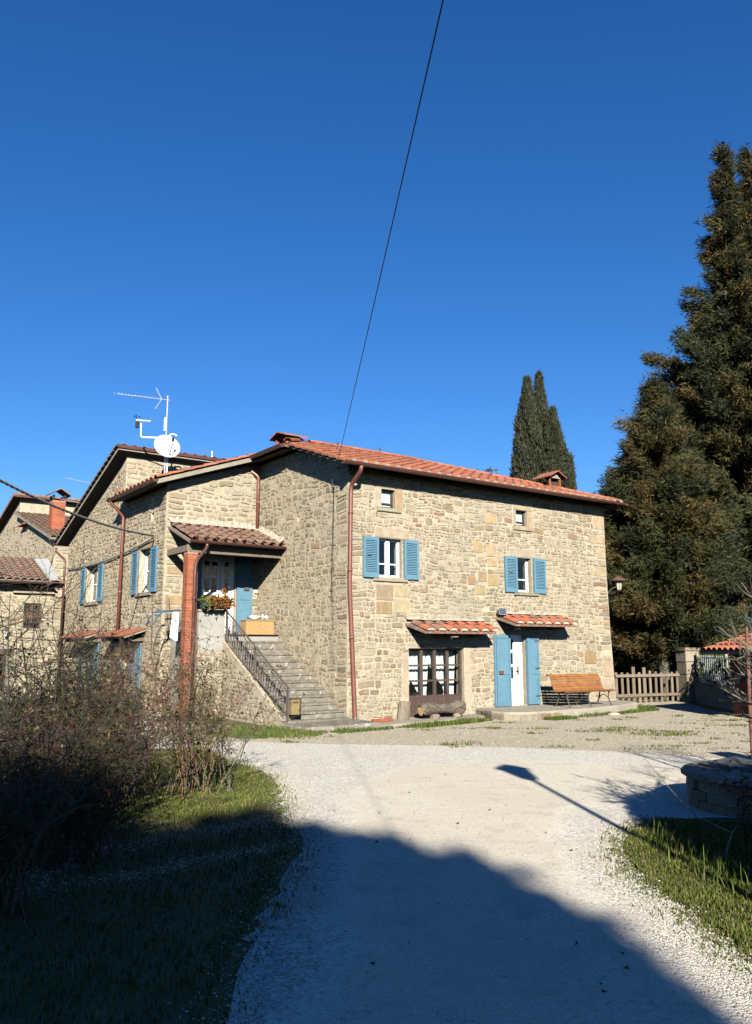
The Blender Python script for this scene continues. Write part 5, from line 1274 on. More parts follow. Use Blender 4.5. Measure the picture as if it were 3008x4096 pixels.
ir = thing('iron_railing', 'vertical-bar iron railing standing on the low wall', 'railing', (0,0,0))
for k in range(30):
    p = W0.lerp(W1,(k+.5)/30)+wn_*.15; b = MB(); b.tube([tuple(p+Vector((0,0,.67))),tuple(p+Vector((0,0,1.52)))], .011, 5); P_(b,'bar','steel',ir)
for z in (.76,1.46):
    b = MB(); b.tube([tuple(W0+wn_*.15+Vector((0,0,z))),tuple(W1+wn_*.15+Vector((0,0,z)))],.014,5); P_(b,'rail','steel',ir)
for t in (.0,.5,1.0):
    p = W0.lerp(W1,t)+wn_*.15; b = MB(); b.box(p.x-.035,p.x+.035,p.y-.035,p.y+.035,.66,1.58); P_(b,'post','concrete',ir)
kb = thing('brick_kiosk', 'small orange brick hut with tiled roof at the right edge', 'hut', (9.55,19.4,0), R(8))
b = MB(); b.box(.10,2.2,0,.28,0,1.62); b.box(.10,.34,.28,2.5,0,1.62); b.box(2.0,2.2,.28,2.5,0,1.62); b.box(.34,2.0,2.3,2.5,0,1.62); P_(b,'wall','brick_joint',kb)
bt = MB()
for r_ in range(22):
    z = .02+r_*.072
    for k in range(10):
        kk = rt.uniform(.8,1.15); y = .01+k*.252 - (.125 if r_ % 2 else 0)
        if y < 0 or y > 2.28: continue
        bt.box(.088,.10,y,y+.24,z,z+.062,(kk,kk,kk))
    for k in range(8):
        kk = rt.uniform(.8,1.15); x = .11+k*.252 + (.0 if r_ % 2 else .1)
        if x > 1.95: continue
        bt.box(x,x+.24,-.012,0,z,z+.062,(kk,kk,kk))
tag(P_(bt,'bricks','brick',kb), kind='stuff')
b = MB(); b.box(.075,.0995,1.2,1.75,0,1.3); P_(b,'door','brown_metal',kb)
b = MB(); b.box(.05,.086,2.0,2.25,.85,1.08); P_(b,'meter_box','black_plastic',kb)
tile_roof(kb, 'roof', (-.42,2.9,1.68), (0,-1,0), (1,0,.30), 3.3, 1.75, 'terracotta', 120, step=.26, exposure=.36, lenx=.44)
b = MB(); b.prism([(1.22,-.4,2.16),(2.6,-.4,1.75),(2.6,2.9,1.75),(1.22,2.9,2.16)],(0,0,.06)); P_(b,'rear_roof','old_tile',kb)
def boulder(name, loc, s, lab, cat='stone', m='concrete', seed=1):
    r = random.Random(seed); b = MB(); b.lathe([(0,1.0),(.5,.92),(.85,.6),(1.0,.25),(.9,0)], n=9); b.v = [((x+r.uniform(-.12,.12))*s[0],(y+r.uniform(-.12,.12))*s[1],(z+r.uniform(-.08,.08))*s[2]) for x,y,z in b.v]
    o = P_(b,name,m,None); o.location = loc; return tag(o,lab,cat)
boulder('boulder',(9.75,22.0,0),(.20,.16,.42),'pale upright boulder at the foot of the low wall',m='tile_mortar',seed=3)
boulder('pale_stone',wd(7.2,-1.9),(.18,.10,.07),'small flat white stone at the edge of the plinth below the bench',m='tile_mortar',seed=4)
# stone well and rusty post
we = thing('stone_well', 'round stone well-head with slate slabs at the right edge', 'well', (4.42,9.65,0))
b = MB(); b.lathe([(.80,0),(.80,.32)], n=20); P_(b,'core','mortar_grey',we)
for r_ in range(3):
    cuts_ = [0.0]
    while cuts_[-1] < 6.28: cuts_.append(cuts_[-1] + rt.uniform(.18,.5))
    cuts_[-1] = 2*math.pi
    for k in range(len(cuts_)-1):
        a0 = cuts_[k] + .015 + r_*.4; a1 = cuts_[k+1] - .015 + r_*.4; R0, R1 = .78, .835+rt.uniform(-.03,.03); z0 = .005+.108*r_+rt.uniform(0,.012); z1 = .005+.108*r_+.104-rt.uniform(0,.012)
        b = MB(); P = []
        for rr, zz_ in ((R0,z0),(R1,z0),(R1-.01,z1),(R0,z1)):
            for aa in (a0,(a0+a1)/2,a1): P.append((rr*math.cos(aa),rr*math.sin(aa),zz_))
        b.add(P,[(3*i+j,3*i+j+1,3*((i+1)%4)+j+1,3*((i+1)%4)+j) for i in range(4) for j in range(2)]+[(0,3,6,9),(2,11,8,5)],tuple(x*.75 for x in pick(GREY,rt))); P_(b,'stone','stone',we)
b = MB(); b.lathe([(0,.43),(.82,.42),(.90,.40),(.905,.345),(.80,.335)], n=22); b.v = [(x+rt.uniform(-.015,.015),y+rt.uniform(-.015,.015),z+rt.uniform(-.006,.006)) for x,y,z in b.v]; P_(b,'rim','stair',we)
for i,(x,y,a,w,h_) in enumerate(((-.30,.25,20,.28,.2),(.05,-.1,-25,.34,.3),(.35,.35,40,.3,.25))):
    b = MB(); b.box(-w,w,-h_,h_,0,.035); o = P_(b,'slab','slate',we); o.location = (x,y,.425+.012*i); o.rotation_euler = (R(4),R(-5),R(a))
rp = thing('rusty_post', 'thin rusty metal post rising beside the stone well', 'post', (4.72,10.65,0))
b = MB(); b.tube([(0,0,0),(.02,0,1.0),(.05,0,2.05)], .022, 8); P_(b,'shaft','rust',rp)
b = MB()
for k in range(9): b.tube([(.01+.005*k,0,.35+k*.18),(.01+.005*k,0,.37+k*.18)],.026,8)
P_(b,'collar','rust',rp)
gs = thing('stone_post', 'short rough stone post at the right edge beyond the well', 'post', (6.10,12.6,0), R(10)); z=0
for h_ in (.3,.28,.3):
    b = MB(); b.bev(-.22,.22,-.2,.2,z,z+h_-.01,.02,pick(GREY,rt)); P_(b,'block','stone',gs); z += h_
# ------------------------------------------------------------------ vegetation
BROWN = [(.105,.082,.025),(.080,.070,.023),(.056,.062,.022),(.036,.046,.021),(.090,.063,.021)]
DARKG = [(.028,.040,.019),(.036,.046,.021),(.024,.034,.018),(.045,.052,.023)]
def conifer(name, label, base, H, leaders, rad, z0, nb, seed, pal, pw, group, trunk_r=.3, bushy=1.0, size=(.16,.34), per=9, lobes=()):
    """feathery cypress-like tree: a trunk, many upswept branches hung with plumes of fine sprays"""
    r = np.random.default_rng(seed); t = thing(name, label, 'tree', (*base, 0), 0, group)
    b = MB(); b.tube([(0,0,-.1),(.02,.02,H*.25),(leaders[0][0]*.4,0,H*.55),(leaders[0][0],leaders[0][1],H*.97)], [trunk_r*1.2,trunk_r,trunk_r*.6,.03], 10)
    for (lx, ly, lh) in leaders[1:]: b.tube([(leaders[0][0]*.4,0,H*.5),(lx*.7,ly,lh*.75),(lx,ly,lh*.97)], [trunk_r*.5,trunk_r*.35,.03], 7)
    P_(b,'trunk','bark',t,True)
    PP = []; TT = []; SS = []; CC = []; bm_ = MB()
    for i in range(nb):
        f = r.random()**.85; z = z0 + (H-z0)*f
        L_ = leaders[r.integers(len(leaders))]
        if z > L_[2]*.99: continue
        ax = np.array([L_[0]*min(1,z/H*1.05), L_[1]*min(1,z/H), 0])
        az = r.uniform(0, 2*math.pi); RR = rad(z/H)*(1 if len(leaders) == 1 or z < H*.72 else .72)*r.uniform(.45,1.15)
        if r.random() < .12: RR *= 1.5
        d = np.array([math.cos(az), math.sin(az), 0]); up = r.uniform(.10,.55)
        st = ax + np.array([0,0,z-RR*.35]); pts = []
        for k in range(5):
            s = k/4; pts.append(st + d*RR*s + np.array([0,0,RR*up*(s**1.6)*.9 + .10*s]))
        if RR > .8 and i % 3 == 0: bm_.tube([tuple(p) for p in pts], [.05,.035,.02,.012,.006], 4, (1,1,1), False)
        tone = choose(pal, pw, 1)[0]*r.uniform(.8,1.2)
        m = max(3, int(RR*per*bushy))
        for k in range(m):
            s = r.random()**.7; j = min(3, int(s*4)); p = pts[j] + (pts[j+1]-pts[j])*(s*4-j)
            p = p + r.normal(0, 1, 3)*np.array([.13,.13,.075])*(.5+RR*.2)
            ns = 9; q = p + r.normal(0, .10*(.7+.3*bushy), (ns,3)); PP.append(q)
            dv = d*.75 + np.array([0,0,-.35+.55*s]); TT.append(np.tile(dv, (ns,1))); SS.append(r.uniform(*size, ns)); CC.append(np.tile(tone*r.uniform(.75,1.25), (ns,1)))
    leaves('crown', np.concatenate(PP), np.concatenate(TT), np.concatenate(SS), 3, .19, .45, seed, np.concatenate(CC), 'conifer', t)
    if bm_.v: P_(bm_,'branches','bark',t)
    return t
def interp(tab):
    xs, ys = zip(*tab); return lambda f: float(np.interp(f, xs, ys))
conifer('tall_conifer', 'tallest brownish twin-topped conifer rising at the right edge', (14.0,32), 23.0, [(.75,0,23.0),(1.95,.3,23.1)],
        interp([(0,2.3),(.18,3.2),(.4,3.3),(.55,2.7),(.66,1.85),(.78,1.1),(.88,.65),(.96,.34),(1,.10)]), 4.2, 560, 31, BROWN, [2.5,3.5,4,4,1.5], 'conifers at the right', .40, 1.1, (.13,.30), 19)
conifer('conifer', 'shorter dense brownish conifer beside the right house corner', (9.9,28.6), 11.3, [(.15,0,11.3)],
        interp([(0,1.2),(.12,1.8),(.35,2.6),(.55,2.15),(.70,1.5),(.82,.95),(.92,.48),(1,.1)]), 1.7, 380, 32, BROWN, [2,3.5,4,4,1.5], 'conifers at the right', .22, 1.2, (.10,.24), 20)
conifer('conifer', 'dark green conifer in the gap between house corner and brown conifers', (10.2,34.5), 8.6, [(0,0,8.6)],
        interp([(0,2.0),(.3,2.6),(.6,2.0),(.85,1.0),(1,.15)]), .8, 260, 33, DARKG, [1,1,1,1], 'conifers at the right', .2, 1.3, (.12,.25), 14)
conifer('conifer', 'dark conifer standing behind the iron railing', (13.2,37), 13.0, [(0,0,13.0)],
        interp([(0,2.6),(.3,3.2),(.6,2.4),(.85,1.2),(1,.2)]), .8, 260, 34, DARKG, [1,1,1,1], 'conifers at the right', .25, 1.2, (.25,.5), 8)
conifer('conifer', 'dark conifer behind the brick hut at the right edge', (18.6,36.5), 15.0, [(0,0,15.0)],
        interp([(0,3.0),(.3,3.6),(.6,2.8),(.85,1.4),(1,.2)]), .8, 260, 35, DARKG+BROWN[:2], [1,1,1,1,1,1], 'conifers at the right', .3, 1.2, (.25,.5), 8)
conifer('conifer', 'low broad dark conifer filling the background right of the house', (8.4,40), 8.0, [(0,0,8.0)],
        interp([(0,3.0),(.4,3.0),(.8,1.6),(1,.2)]), .4, 220, 36, DARKG, [1,1,1,1], 'conifers at the right', .25, 1.2, (.3,.55), 8)
def cypress(name, label, base, H, top, rad, seed, n, zmin=6.0):
    r = np.random.default_rng(seed); t = thing(name, label, 'tree', (*base,0), 0, 'cypresses behind the house')
    b = MB(); b.tube([(0,0,0),(top*.5,0,H*.5),(top,0,H*.95)],[.22,.15,.03],8); P_(b,'trunk','bark',t,True)
    z = zmin + (H-zmin)*r.random(n)**1.15; az = r.uniform(0,2*math.pi,n); f = (H-z)/H
    R_ = np.array([rad(q) for q in z/H]); lump = 1 + .16*np.sin(az*3+z*1.3) + .12*np.sin(z*3.1+az*5)
    rr = R_*lump*np.sqrt(r.uniform(.35,1.0,n)); P = np.c_[rr*np.cos(az)+top*(z/H), rr*np.sin(az), z]
    T = np.c_[np.cos(az)*.25, np.sin(az)*.25, np.full(n,1.0)]
    tint = choose([(.046,.055,.028),(.036,.044,.024),(.058,.064,.035),(.054,.049,.030)],[4,4,3,2],n)*(.8+.4*(.5+.5*np.sin(az*3+z*1.3)))[:,None]
    leaves('crown', P, T, r.uniform(.12,.26,n), 4, .30, .42, seed, tint, 'conifer', t)
    return t
tabc = lambda k: interp([(0,.9*k),(.4,1.0*k),(.62,.84*k),(.78,.55*k),(.9,.28*k),(.97,.10*k),(1,.03)])
cypress('cypress','left one of the slim cypresses behind the house roof',(7.9,42.2),15.95,.2,tabc(1.3),41,11000)
cypress('cypress','tallest pointed cypress behind the house roof',(8.75,42.8),16.4,.10,tabc(1.1),42,9500)
cypress('cypress','shorter right-hand cypress behind the brick roof chimney',(9.45,41.8),14.1,-.15,tabc(1.35),43,10000)
cypress('cypress','smallest thin cypress tip beside the group over the roof',(10.25,42.4),11.7,.05,tabc(.42),44,2500)
# small leafy tree top peeking over the ridge
st_ = thing('small_tree','thin leafy treetop peeking over the roof ridge','tree',(4.6,36.0,0)); b = MB()
b.tube([(0,0,0),(.1,0,6),(.3,0,9.0)],[.15,.1,.02],6); P_(b,'trunk','bark',st_); n=260
P = np.c_[NR.normal(.3,.35,n), NR.normal(0,.3,n), NR.uniform(8.2,9.6,n)]; leaves('crown',P,NR.normal(0,1,(n,3)),NR.uniform(.12,.22,n),2,.4,.8,5,choose([(.06,.09,.04),(.08,.1,.05)],[1,1],n),'leaf',st_)

# broadleaf evergreens behind the camera: their shade lies over the near road
def broadleaf(label, base, parts, seed, gaps=(), dens=1.0):
    r = np.random.default_rng(seed); t = thing('evergreen_tree', label, 'tree', (*base,0), 0, 'evergreens shading the near road')
    b = MB(); zt2 = max(p[2] for p in parts); b.tube([(0,0,0),(.05,.05,1.5),(0,.1,zt2*.9)],[.32,.26,.08],9)
    for p in parts: b.tube([(0,0,1.6),(p[0]*.5,p[1]*.5,p[2]*.6),(p[0],p[1],p[2])],[.14,.1,.03],6)
    P_(b,'trunk','bark',t,True); PP = []
    for (x,y,z,a,b_,c) in parts:
        n = int(520*a*b_*c*dens); d = r.normal(0,1,(n,3)); d /= np.linalg.norm(d,axis=1,keepdims=True); q = d*(r.random((n,1))**.42); q *= np.array([a,b_,c]); PP.append(q+np.array([x,y,z]))
    P = np.concatenate(PP)
    tn = math.tan(R(SUN_EL)); wx = P[:,0]+base[0]; wy = P[:,1]+base[1]; gx = wx + math.sin(R(SUN_AZ))*P[:,2]/tn; gy = wy + math.cos(R(SUN_AZ))*P[:,2]/tn
    keep = np.ones(len(P), bool)
    for (x,y,rx,ry,pr_) in gaps: keep &= ~((((gx-x)/rx)**2+((gy-y)/ry)**2 < 1) & (r.random(len(P)) < pr_))
    P = P[keep]; n = len(P)
    leaves('crown', P, r.normal(0,1,(n,3)), r.uniform(.22,.38,n), 3, .62, 1.0, seed, choose([(.05,.08,.03),(.06,.09,.035),(.04,.065,.03)],[1,1,1],n), 'leaf', t)
GAPS = ((.78,6.45,.30,.50,.45),(.95,4.60,.45,.85,.5))
tl = lambda gx, gy, h: (gx - math.sin(R(SUN_AZ))*h/math.tan(R(SUN_EL)), gy - math.cos(R(SUN_AZ))*h/math.tan(R(SUN_EL)))
def crown_at(base, gx, gy, h, a, b_, c):
    h += 5.5; x, y = tl(gx, gy, h); return (x-base[0], y-base[1], h, a, b_, c)
B1 = (1.2,-20.0)
broadleaf('broad evergreen tree throwing the rounded shadow over the road', B1, [crown_at(B1,-1.05,5.9,6.9,1.3,1.4,1.55), crown_at(B1,-.25,5.25,6.4,1.3,1.4,1.55), crown_at(B1,.6,4.45,5.7,1.05,1.2,1.65), crown_at(B1,1.08,3.0,5.0,.85,1.1,1.65), crown_at(B1,-1.0,1.2,4.6,2.2,1.8,1.6), crown_at(B1,.35,.6,4.4,1.45,1.5,1.5)], 51, GAPS)
B2 = (-3.0,-20.5)
broadleaf('broad evergreen tree shading the verge to the left of the road', B2, [crown_at(B2,-2.6,5.3,6.9,1.5,1.5,1.5), crown_at(B2,-4.75,7.2,6.8,1.6,1.5,1.5), crown_at(B2,-3.6,1.5,4.8,2.4,1.8,1.8)], 52)

# street lamp whose shadow crosses the road
sl_ = thing('street_lamp', 'lantern-headed street lamp whose shadow crosses the pale road', 'street lamp', (3.05,2.75,0))
b = MB(); b.lathe([(.11,0),(.11,.3),(.06,.36),(.045,.5),(.038,4.3),(.05,4.34)], n=10); P_(b,'post','iron',sl_,True)
b = MB(); b.lathe([(.06,4.34),(.12,4.40),(.22,4.82),(.22,4.84)], n=6); P_(b,'glass_case','lamp_glass',sl_)
b = MB(); b.lathe([(.27,4.83),(.25,4.87),(.10,5.0),(.03,5.04),(.0,5.10)], n=6); b.lathe([(0,4.33),(.10,4.36),(.12,4.41),(0,4.42)], n=6); P_(b,'cap','iron',sl_)

# shrubs of bare stems
def shrub(name, label, base, nst, H, spread, seed, lean=(0,0), leafn=0, hips=0, pal=None, tw=(1,1,1), group=None, twigs=12, r0=.010, leafsize=(.03,.06), arch=.6):
    r = random.Random(seed); t = thing(name, label, 'shrub', (*base,0), 0, group); mb = MB(); tips = []; nodes = []
    for i in range(nst):
        az = r.uniform(0,2*math.pi); L = H*r.uniform(.55,1.15); sp = spread*r.uniform(.1,1.0)
        d = Vector((math.cos(az)*sp+lean[0], math.sin(az)*sp+lean[1], 0)); p0 = Vector((r.gauss(0,spread*.22), r.gauss(0,spread*.22), 0)); pts = []
        kink = Vector((r.uniform(-.1,.1), r.uniform(-.1,.1), 0))
        for k in range(8):
            s = k/7; z = L*(s - arch*.45*s*s*sp/spread) ; q = p0 + d*(s**1.35) + kink*math.sin(s*5) + Vector((r.uniform(-.02,.02),r.uniform(-.02,.02),z)); pts.append(q)
        rr = r0*r.uniform(.7,1.3); c = tuple(x*r.uniform(.6,1.35) for x in tw)
        mb.tube([tuple(q) for q in pts], [rr*(1-.75*k/7) for k in range(8)], 4, c, False)
        for j in range(twigs):
            s = r.uniform(.25,1.0); k = min(6,int(s*7)); q = pts[k].lerp(pts[k+1], s*7-k); l = H*r.uniform(.06,.24)
            dv = Vector((r.gauss(0,1),r.gauss(0,1),r.uniform(0,1.3))).normalized(); e = q + dv*l + Vector((0,0,-.04*l)); m_ = q.lerp(e,.5)+Vector((r.uniform(-.02,.02),r.uniform(-.02,.02),.02))
            mb.tube([tuple(q),tuple(m_),tuple(e)],[rr*.45,rr*.32,rr*.15],3,c,False); nodes += [m_, e]; tips.append(e)
            for w in range(2):
                e2 = m_ + Vector((r.gauss(0,1),r.gauss(0,1),r.uniform(-.2,1))).normalized()*l*.5; mb.tube([tuple(m_),tuple(e2)],[rr*.28,rr*.12],3,c,False); nodes.append(e2)
    P_(mb,'stems','twig',t)
    N = np.array([tuple(v) for v in nodes])
    if leafn:
        idx = NR.integers(len(N), size=leafn); P = N[idx] + NR.normal(0,.02,(leafn,3)); leaves('leaves', P, NR.normal(0,1,(leafn,3)), NR.uniform(*leafsize,leafn), 1, .55, 1, seed, choose(*pal, leafn), 'leaf', t)
    if hips:
        hb = MB()
        for e in r.sample(tips, min(hips,len(tips))): hb.lathe([(0,-.014),(.012,-.006),(.013,.004),(.005,.014),(0,.015)], tuple(e), 5, (1.3,.35,.25) if r.random() < .2 else (.5,.32,.26))
        P_(hb,'rose_hips','twig',t)['kind']='stuff'
    return t
LP = ([(.065,.072,.014),(.10,.056,.016),(.045,.032,.02),(.04,.055,.014),(.15,.09,.022)],[3,2,3,3,.7])
G1_ = 'bare shrubs on the left verge'  # the dark stem tints of the left thickets have shade painted in
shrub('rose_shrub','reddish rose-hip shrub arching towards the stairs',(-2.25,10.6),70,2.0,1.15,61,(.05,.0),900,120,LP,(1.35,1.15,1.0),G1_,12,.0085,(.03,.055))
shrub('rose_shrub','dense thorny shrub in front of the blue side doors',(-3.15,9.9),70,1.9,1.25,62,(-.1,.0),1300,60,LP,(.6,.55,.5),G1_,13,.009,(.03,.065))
shrub('bramble_shrub','tall thicket with shade painted into its stems at the left edge of the picture',(-3.35,8.3),85,2.2,1.3,63,(0,0),1800,60,LP,(.38,.38,.36),G1_,13,.010,(.03,.06))
shrub('bramble_shrub','low thicket with shade painted into its stems nearest the camera at left',(-2.75,7.3),110,1.35,1.1,64,(.1,0),1700,30,LP,(.4,.39,.36),G1_,14,.009,(.03,.06))
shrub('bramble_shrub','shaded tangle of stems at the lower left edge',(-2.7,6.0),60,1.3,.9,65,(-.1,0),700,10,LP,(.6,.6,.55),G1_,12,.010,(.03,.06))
shrub('bramble_shrub','dark low brambles in the shaded hollow before the well',(3.85,7.75),60,.75,.75,67,(0,0),1500,0,LP,(.6,.6,.55),None,10,.007,(.03,.06))
shrub('dry_stalks','pale dry stalk tuft standing before the blue doors',(-4.2,13.6),120,1.7,.55,66,(0,0),300,0,LP,(2.2,1.7,1.4),G1_,9,.006,(.02,.04),.3)
def bare_tree(name,label,base,H,seed,tw,dirs=None,levels=4,r0=.06,tap=.52,group=None):
    r = random.Random(seed); t = thing(name,label,'tree',(*base,0),0,group); mb = MB(); ends=[]
    def grow(p,d,L,rad,lv):
        pts=[p]; q=p.copy(); dd=d.copy()
        for k in range(4):
            dd=(dd+Vector((r.gauss(0,.16),r.gauss(0,.16),r.gauss(.03,.10)))).normalized(); q=q+dd*(L/4); pts.append(q.copy())
        mb.tube([tuple(x) for x in pts],[rad*(1-.15*k) for k in range(5)],5 if lv>2 else 4 if lv>1 else 3,tuple(x*r.uniform(.8,1.2) for x in tw),False)
        ends.append(pts[-1])
        if lv<=0: return
        for k in range(r.choice((3,4,4))):
            s=r.choice((1,2,3,4)); nd_=(dd+Vector((r.gauss(0,.75),r.gauss(0,.75),r.gauss(.15,.45)))).normalized(); grow(pts[s],nd_,L*r.uniform(.5,.75),rad*tap,lv-1)
    for d in (dirs or [(0,0,1)]): grow(Vector((0,0,0)),Vector(d).normalized(),H,r0,levels)
    P_(mb,'branches','twig',t); return t
bare_tree('sapling','curved bare sapling rising out of the left thicket',(-3.15,8.4),1.55,71,(.75,.65,.6),[(-.25,.1,1),(.35,.1,1),(.0,.0,1.1),(-.6,0,.9)],3,.022)
bare_tree('bare_tree','leafless tree beyond the left edge of the picture',(-12.2,21.5),3.6,72,(1.3,1.1,1.0),[(.35,0,1),(-.1,.2,1)],5,.12)
bare_tree('bare_tree','leafless pale-twigged tree by the well at the right edge',(5.75,10.2),1.3,73,(1.5,2.0,2.4),[(-.15,0,1),(-.45,.1,1.0),(.2,.2,1),(-.6,-.1,.75)],4,.035)
bare_tree('bare_tree','leafless shrub-like tree shading the road in front of the well',(4.15,6.5),1.35,74,(1.2,1.4,1.5),[(-.35,.1,1),(.1,.1,1),(-.1,.2,1),(.4,-.1,1),(-.3,0,.9),(-.2,-.1,.9)],4,.04,.64)
# clipped evergreen bush right of the frame, shading the hollow in front of the well
eb = thing('evergreen_bush','dense evergreen bush beyond the right edge before the well','bush',(4.35,4.35,0)); n=26000
d = NR.normal(0,1,(n,3)); d/=np.linalg.norm(d,axis=1,keepdims=True); P = d*(NR.random((n,1))**.4)*np.array([1.35,1.3,1.5])+np.array([0,0,1.55]); P = P[P[:,2]>.02]; n=len(P)
leaves('foliage',P,NR.normal(0,1,(n,3)),NR.uniform(.05,.10,n),3,.5,1,81,choose([(.045,.075,.025),(.06,.09,.03)],[1,1],n),'leaf',eb)
b = MB(); b.tube([(0,0,0),(0,0,1.2)],[.08,.04],6); P_(b,'trunk','bark',eb)
# ivy and hedge behind the railing, undergrowth behind the fence
def hedge(label,pts,h,n,seed,pal,size=(.10,.2),wid=.5):
    t = thing('hedge',label,'hedge',(*pts[0],0)); k = NR.random(n); P0,P1 = np.array(pts[0]),np.array(pts[1]); q = (P1-P0)*k[:,None]; P = np.c_[q+NR.normal(0,wid*.5,(n,2)), NR.random(n)**.8*h*(1+.25*np.sin(k*17))]
    leaves('foliage',P,NR.normal(0,1,(n,3)),NR.uniform(*size,n),3,.7,1,seed,choose(*pal,n),'leaf',t)
    b = MB(); L = Vector((*(P1-P0),0))
    for i in range(8): a = L*(i+.5)/8; b.tube([tuple(a),tuple(a+Vector((.1,0,h*.7)))],[.03,.01],5)
    P_(b,'stems','bark',t)
GP = ([(.05,.10,.02),(.07,.13,.025),(.04,.07,.02)],[2,2,2])
hedge('glossy green ivy hedge behind the iron railing',((11.0,27.4),(10.75,22.0)),1.25,7000,82,GP,(.08,.16),.45)
hedge('undergrowth of dark bushes behind the picket fence',((7.6,31.5),(12.5,33.5)),1.3,3000,83,([(.05,.06,.03),(.09,.08,.04),(.045,.07,.025)],[2,1,2]),(.12,.25),1.0)
hedge('dark wood-edge scrub far behind the conifers',((6,46),(34,44)),4.5,9000,84,([(.04,.05,.03),(.05,.06,.03)],[1,1]),(.3,.6),2.0)

# ------------------------------------------------------------------ grass, gravel, litter
def in_poly_pts(poly, n, r):
    xs=[p[0] for p in poly]; ys=[p[1] for p in poly]; A=np.array(poly); out=[]
    while sum(len(o) for o in out) < n:
        q=np.c_[r.uniform(min(xs),max(xs),n*2), r.uniform(min(ys),max(ys),n*2)]
        c=np.zeros(len(q),bool); j=len(A)-1
        for i in range(len(A)):
            xi,yi=A[i]; xj,yj=A[j]
            if abs(yj-yi) > 1e-9: c ^= ((yi>q[:,1])!=(yj>q[:,1])) & (q[:,0] < (xj-xi)*(q[:,1]-yi)/(yj-yi)+xi)
            j=i
        out.append(q[c])
    return np.concatenate(out)[:n]
def blades(name, Q, h, seed, cols, w, wid=.006, label=None, lean=.5, z=.004):
    r=np.random.default_rng(seed); n=len(Q); cl=.5+.5*np.sin(Q[:,0]*5.3+np.sin(Q[:,1]*3.1)*2)*np.sin(Q[:,1]*4.7+np.sin(Q[:,0]*2.3)*2); h=h*r.uniform(.4,1.2,n)*(.55+.95*cl); az=r.uniform(0,2*math.pi,n); d=np.c_[np.cos(az),np.sin(az),np.zeros(n)]; a=np.c_[-np.sin(az),np.cos(az),np.zeros(n)]
    B=np.c_[Q,np.full(n,z)]; ln=r.uniform(.05,lean,n)*h; W=wid*r.uniform(.6,1.4,n)[:,None]
    m=B+d*(ln*.35)[:,None]; m[:,2]+=h*.6; tp=B+d*ln[:,None]; tp[:,2]+=h*r.uniform(.8,1,n)
    V=np.stack([B-a*W,B+a*W,m+a*W*.7,m-a*W*.7,tp],1).reshape(-1,3); b0=np.arange(n)[:,None]*5
    F=np.concatenate([b0+[0,1,2],b0+[0,2,3],b0+[3,2,4]],1).reshape(-1,3)
    t=np.repeat(choose(cols,w,n)*r.uniform(.65,1.25,(n,1))*(.8+.4*cl[:,None]),3,0)
    o=raw_mesh(name,V,F,t,M_['grass']); return tag(o,label,'grass',None,'stuff')
GC=[(.125,.155,.026),(.095,.125,.022),(.17,.18,.045),(.24,.20,.085),(.07,.095,.02)]; GW=[4,3,4,2,1.5]
WEDGE=[(-4.6,11.2),(-3.5,15.0),(-3.0,14.8),(-2.1,13.0),(-1.5,11.9),(-1.18,10.7),(-1.2,9.9),(-1.4,9.3),(-2.2,9.0),(-4.6,9.0)]
LEFT=[(-1.05,9.1),(-.75,8.0),(-.8,6.5),(-.85,5.4),(-.85,4.6),(-.8,2.5),(-4.5,2.5),(-4.6,9.1)]
RIGHT=[(2.95,8.95),(2.45,8.3),(2.16,7.5),(2.1,6.6),(2.17,5.9),(2.2,5.3),(2.25,4.4),(4.8,4.4),(4.8,8.7)]
nr=np.random.default_rng(90)
STR1=[(-2.30,8.95),(-2.6,8.05),(-2.75,7.2),(-2.45,6.35),(-2.0,6.75),(-1.7,7.6),(-1.2,8.35),(-1.6,8.75)]
STR2=[(-1.95,7.1),(-1.45,7.55),(-1.0,7.9),(-.95,7.5),(-1.35,7.05),(-1.8,6.65)]
Q=in_poly_pts(WEDGE,34000,nr); blades('grass_wedge',Q,.04,91,GC,GW,.005,'short sunlit grass wedge beside the left shrubs')
Q=in_poly_pts(LEFT,26000,nr)
L1=[(-.95,9.0),(-1.7,8.5),(-2.4,7.7),(-2.7,7.0),(-2.6,6.3)]; L2=[(-.85,7.9),(-1.4,7.4),(-1.9,6.9),(-2.4,6.6)]
def near(Q,L,sd):
    A=np.array(L); d=np.full(len(Q),9.)
    for a,b_ in zip(A,A[1:]):
        s=b_-a; t=np.clip(((Q-a)@s)/(s@s),0,1); d=np.minimum(d,np.linalg.norm(Q-a-t[:,None]*s,axis=1))
    return np.exp(-(d/sd)**2)
k=nr.random(len(Q)) > np.maximum(near(Q,L1,.26)*.92, near(Q,L2,.16)*.9); blades('grass_verge',Q[k],.045,92,[tuple(x*.6 for x in c) for c in GC],GW,.005,'shaded grass verge left of the road')  # blade colours dimmed, painting extra shade into this verge
Q=in_poly_pts(RIGHT,60000,nr); blades('grass_verge_right',Q,.042,93,GC,GW,.0055,'sunlit tufty grass verge right of the road',.7)
Q=in_poly_pts([(2.5,8.1),(2.4,7.2),(2.6,6.2),(3.1,5.8),(3.6,7.5),(3.2,8.6)],900,nr); blades('long_grass',Q,.15,94,[(.12,.17,.03),(.20,.16,.07),(.09,.14,.02)],[3,1,2],.005,'longer tufts along the shaded hollow',.9)
def hp(poly): return [wd(u,v)[:2] for u,v in poly]
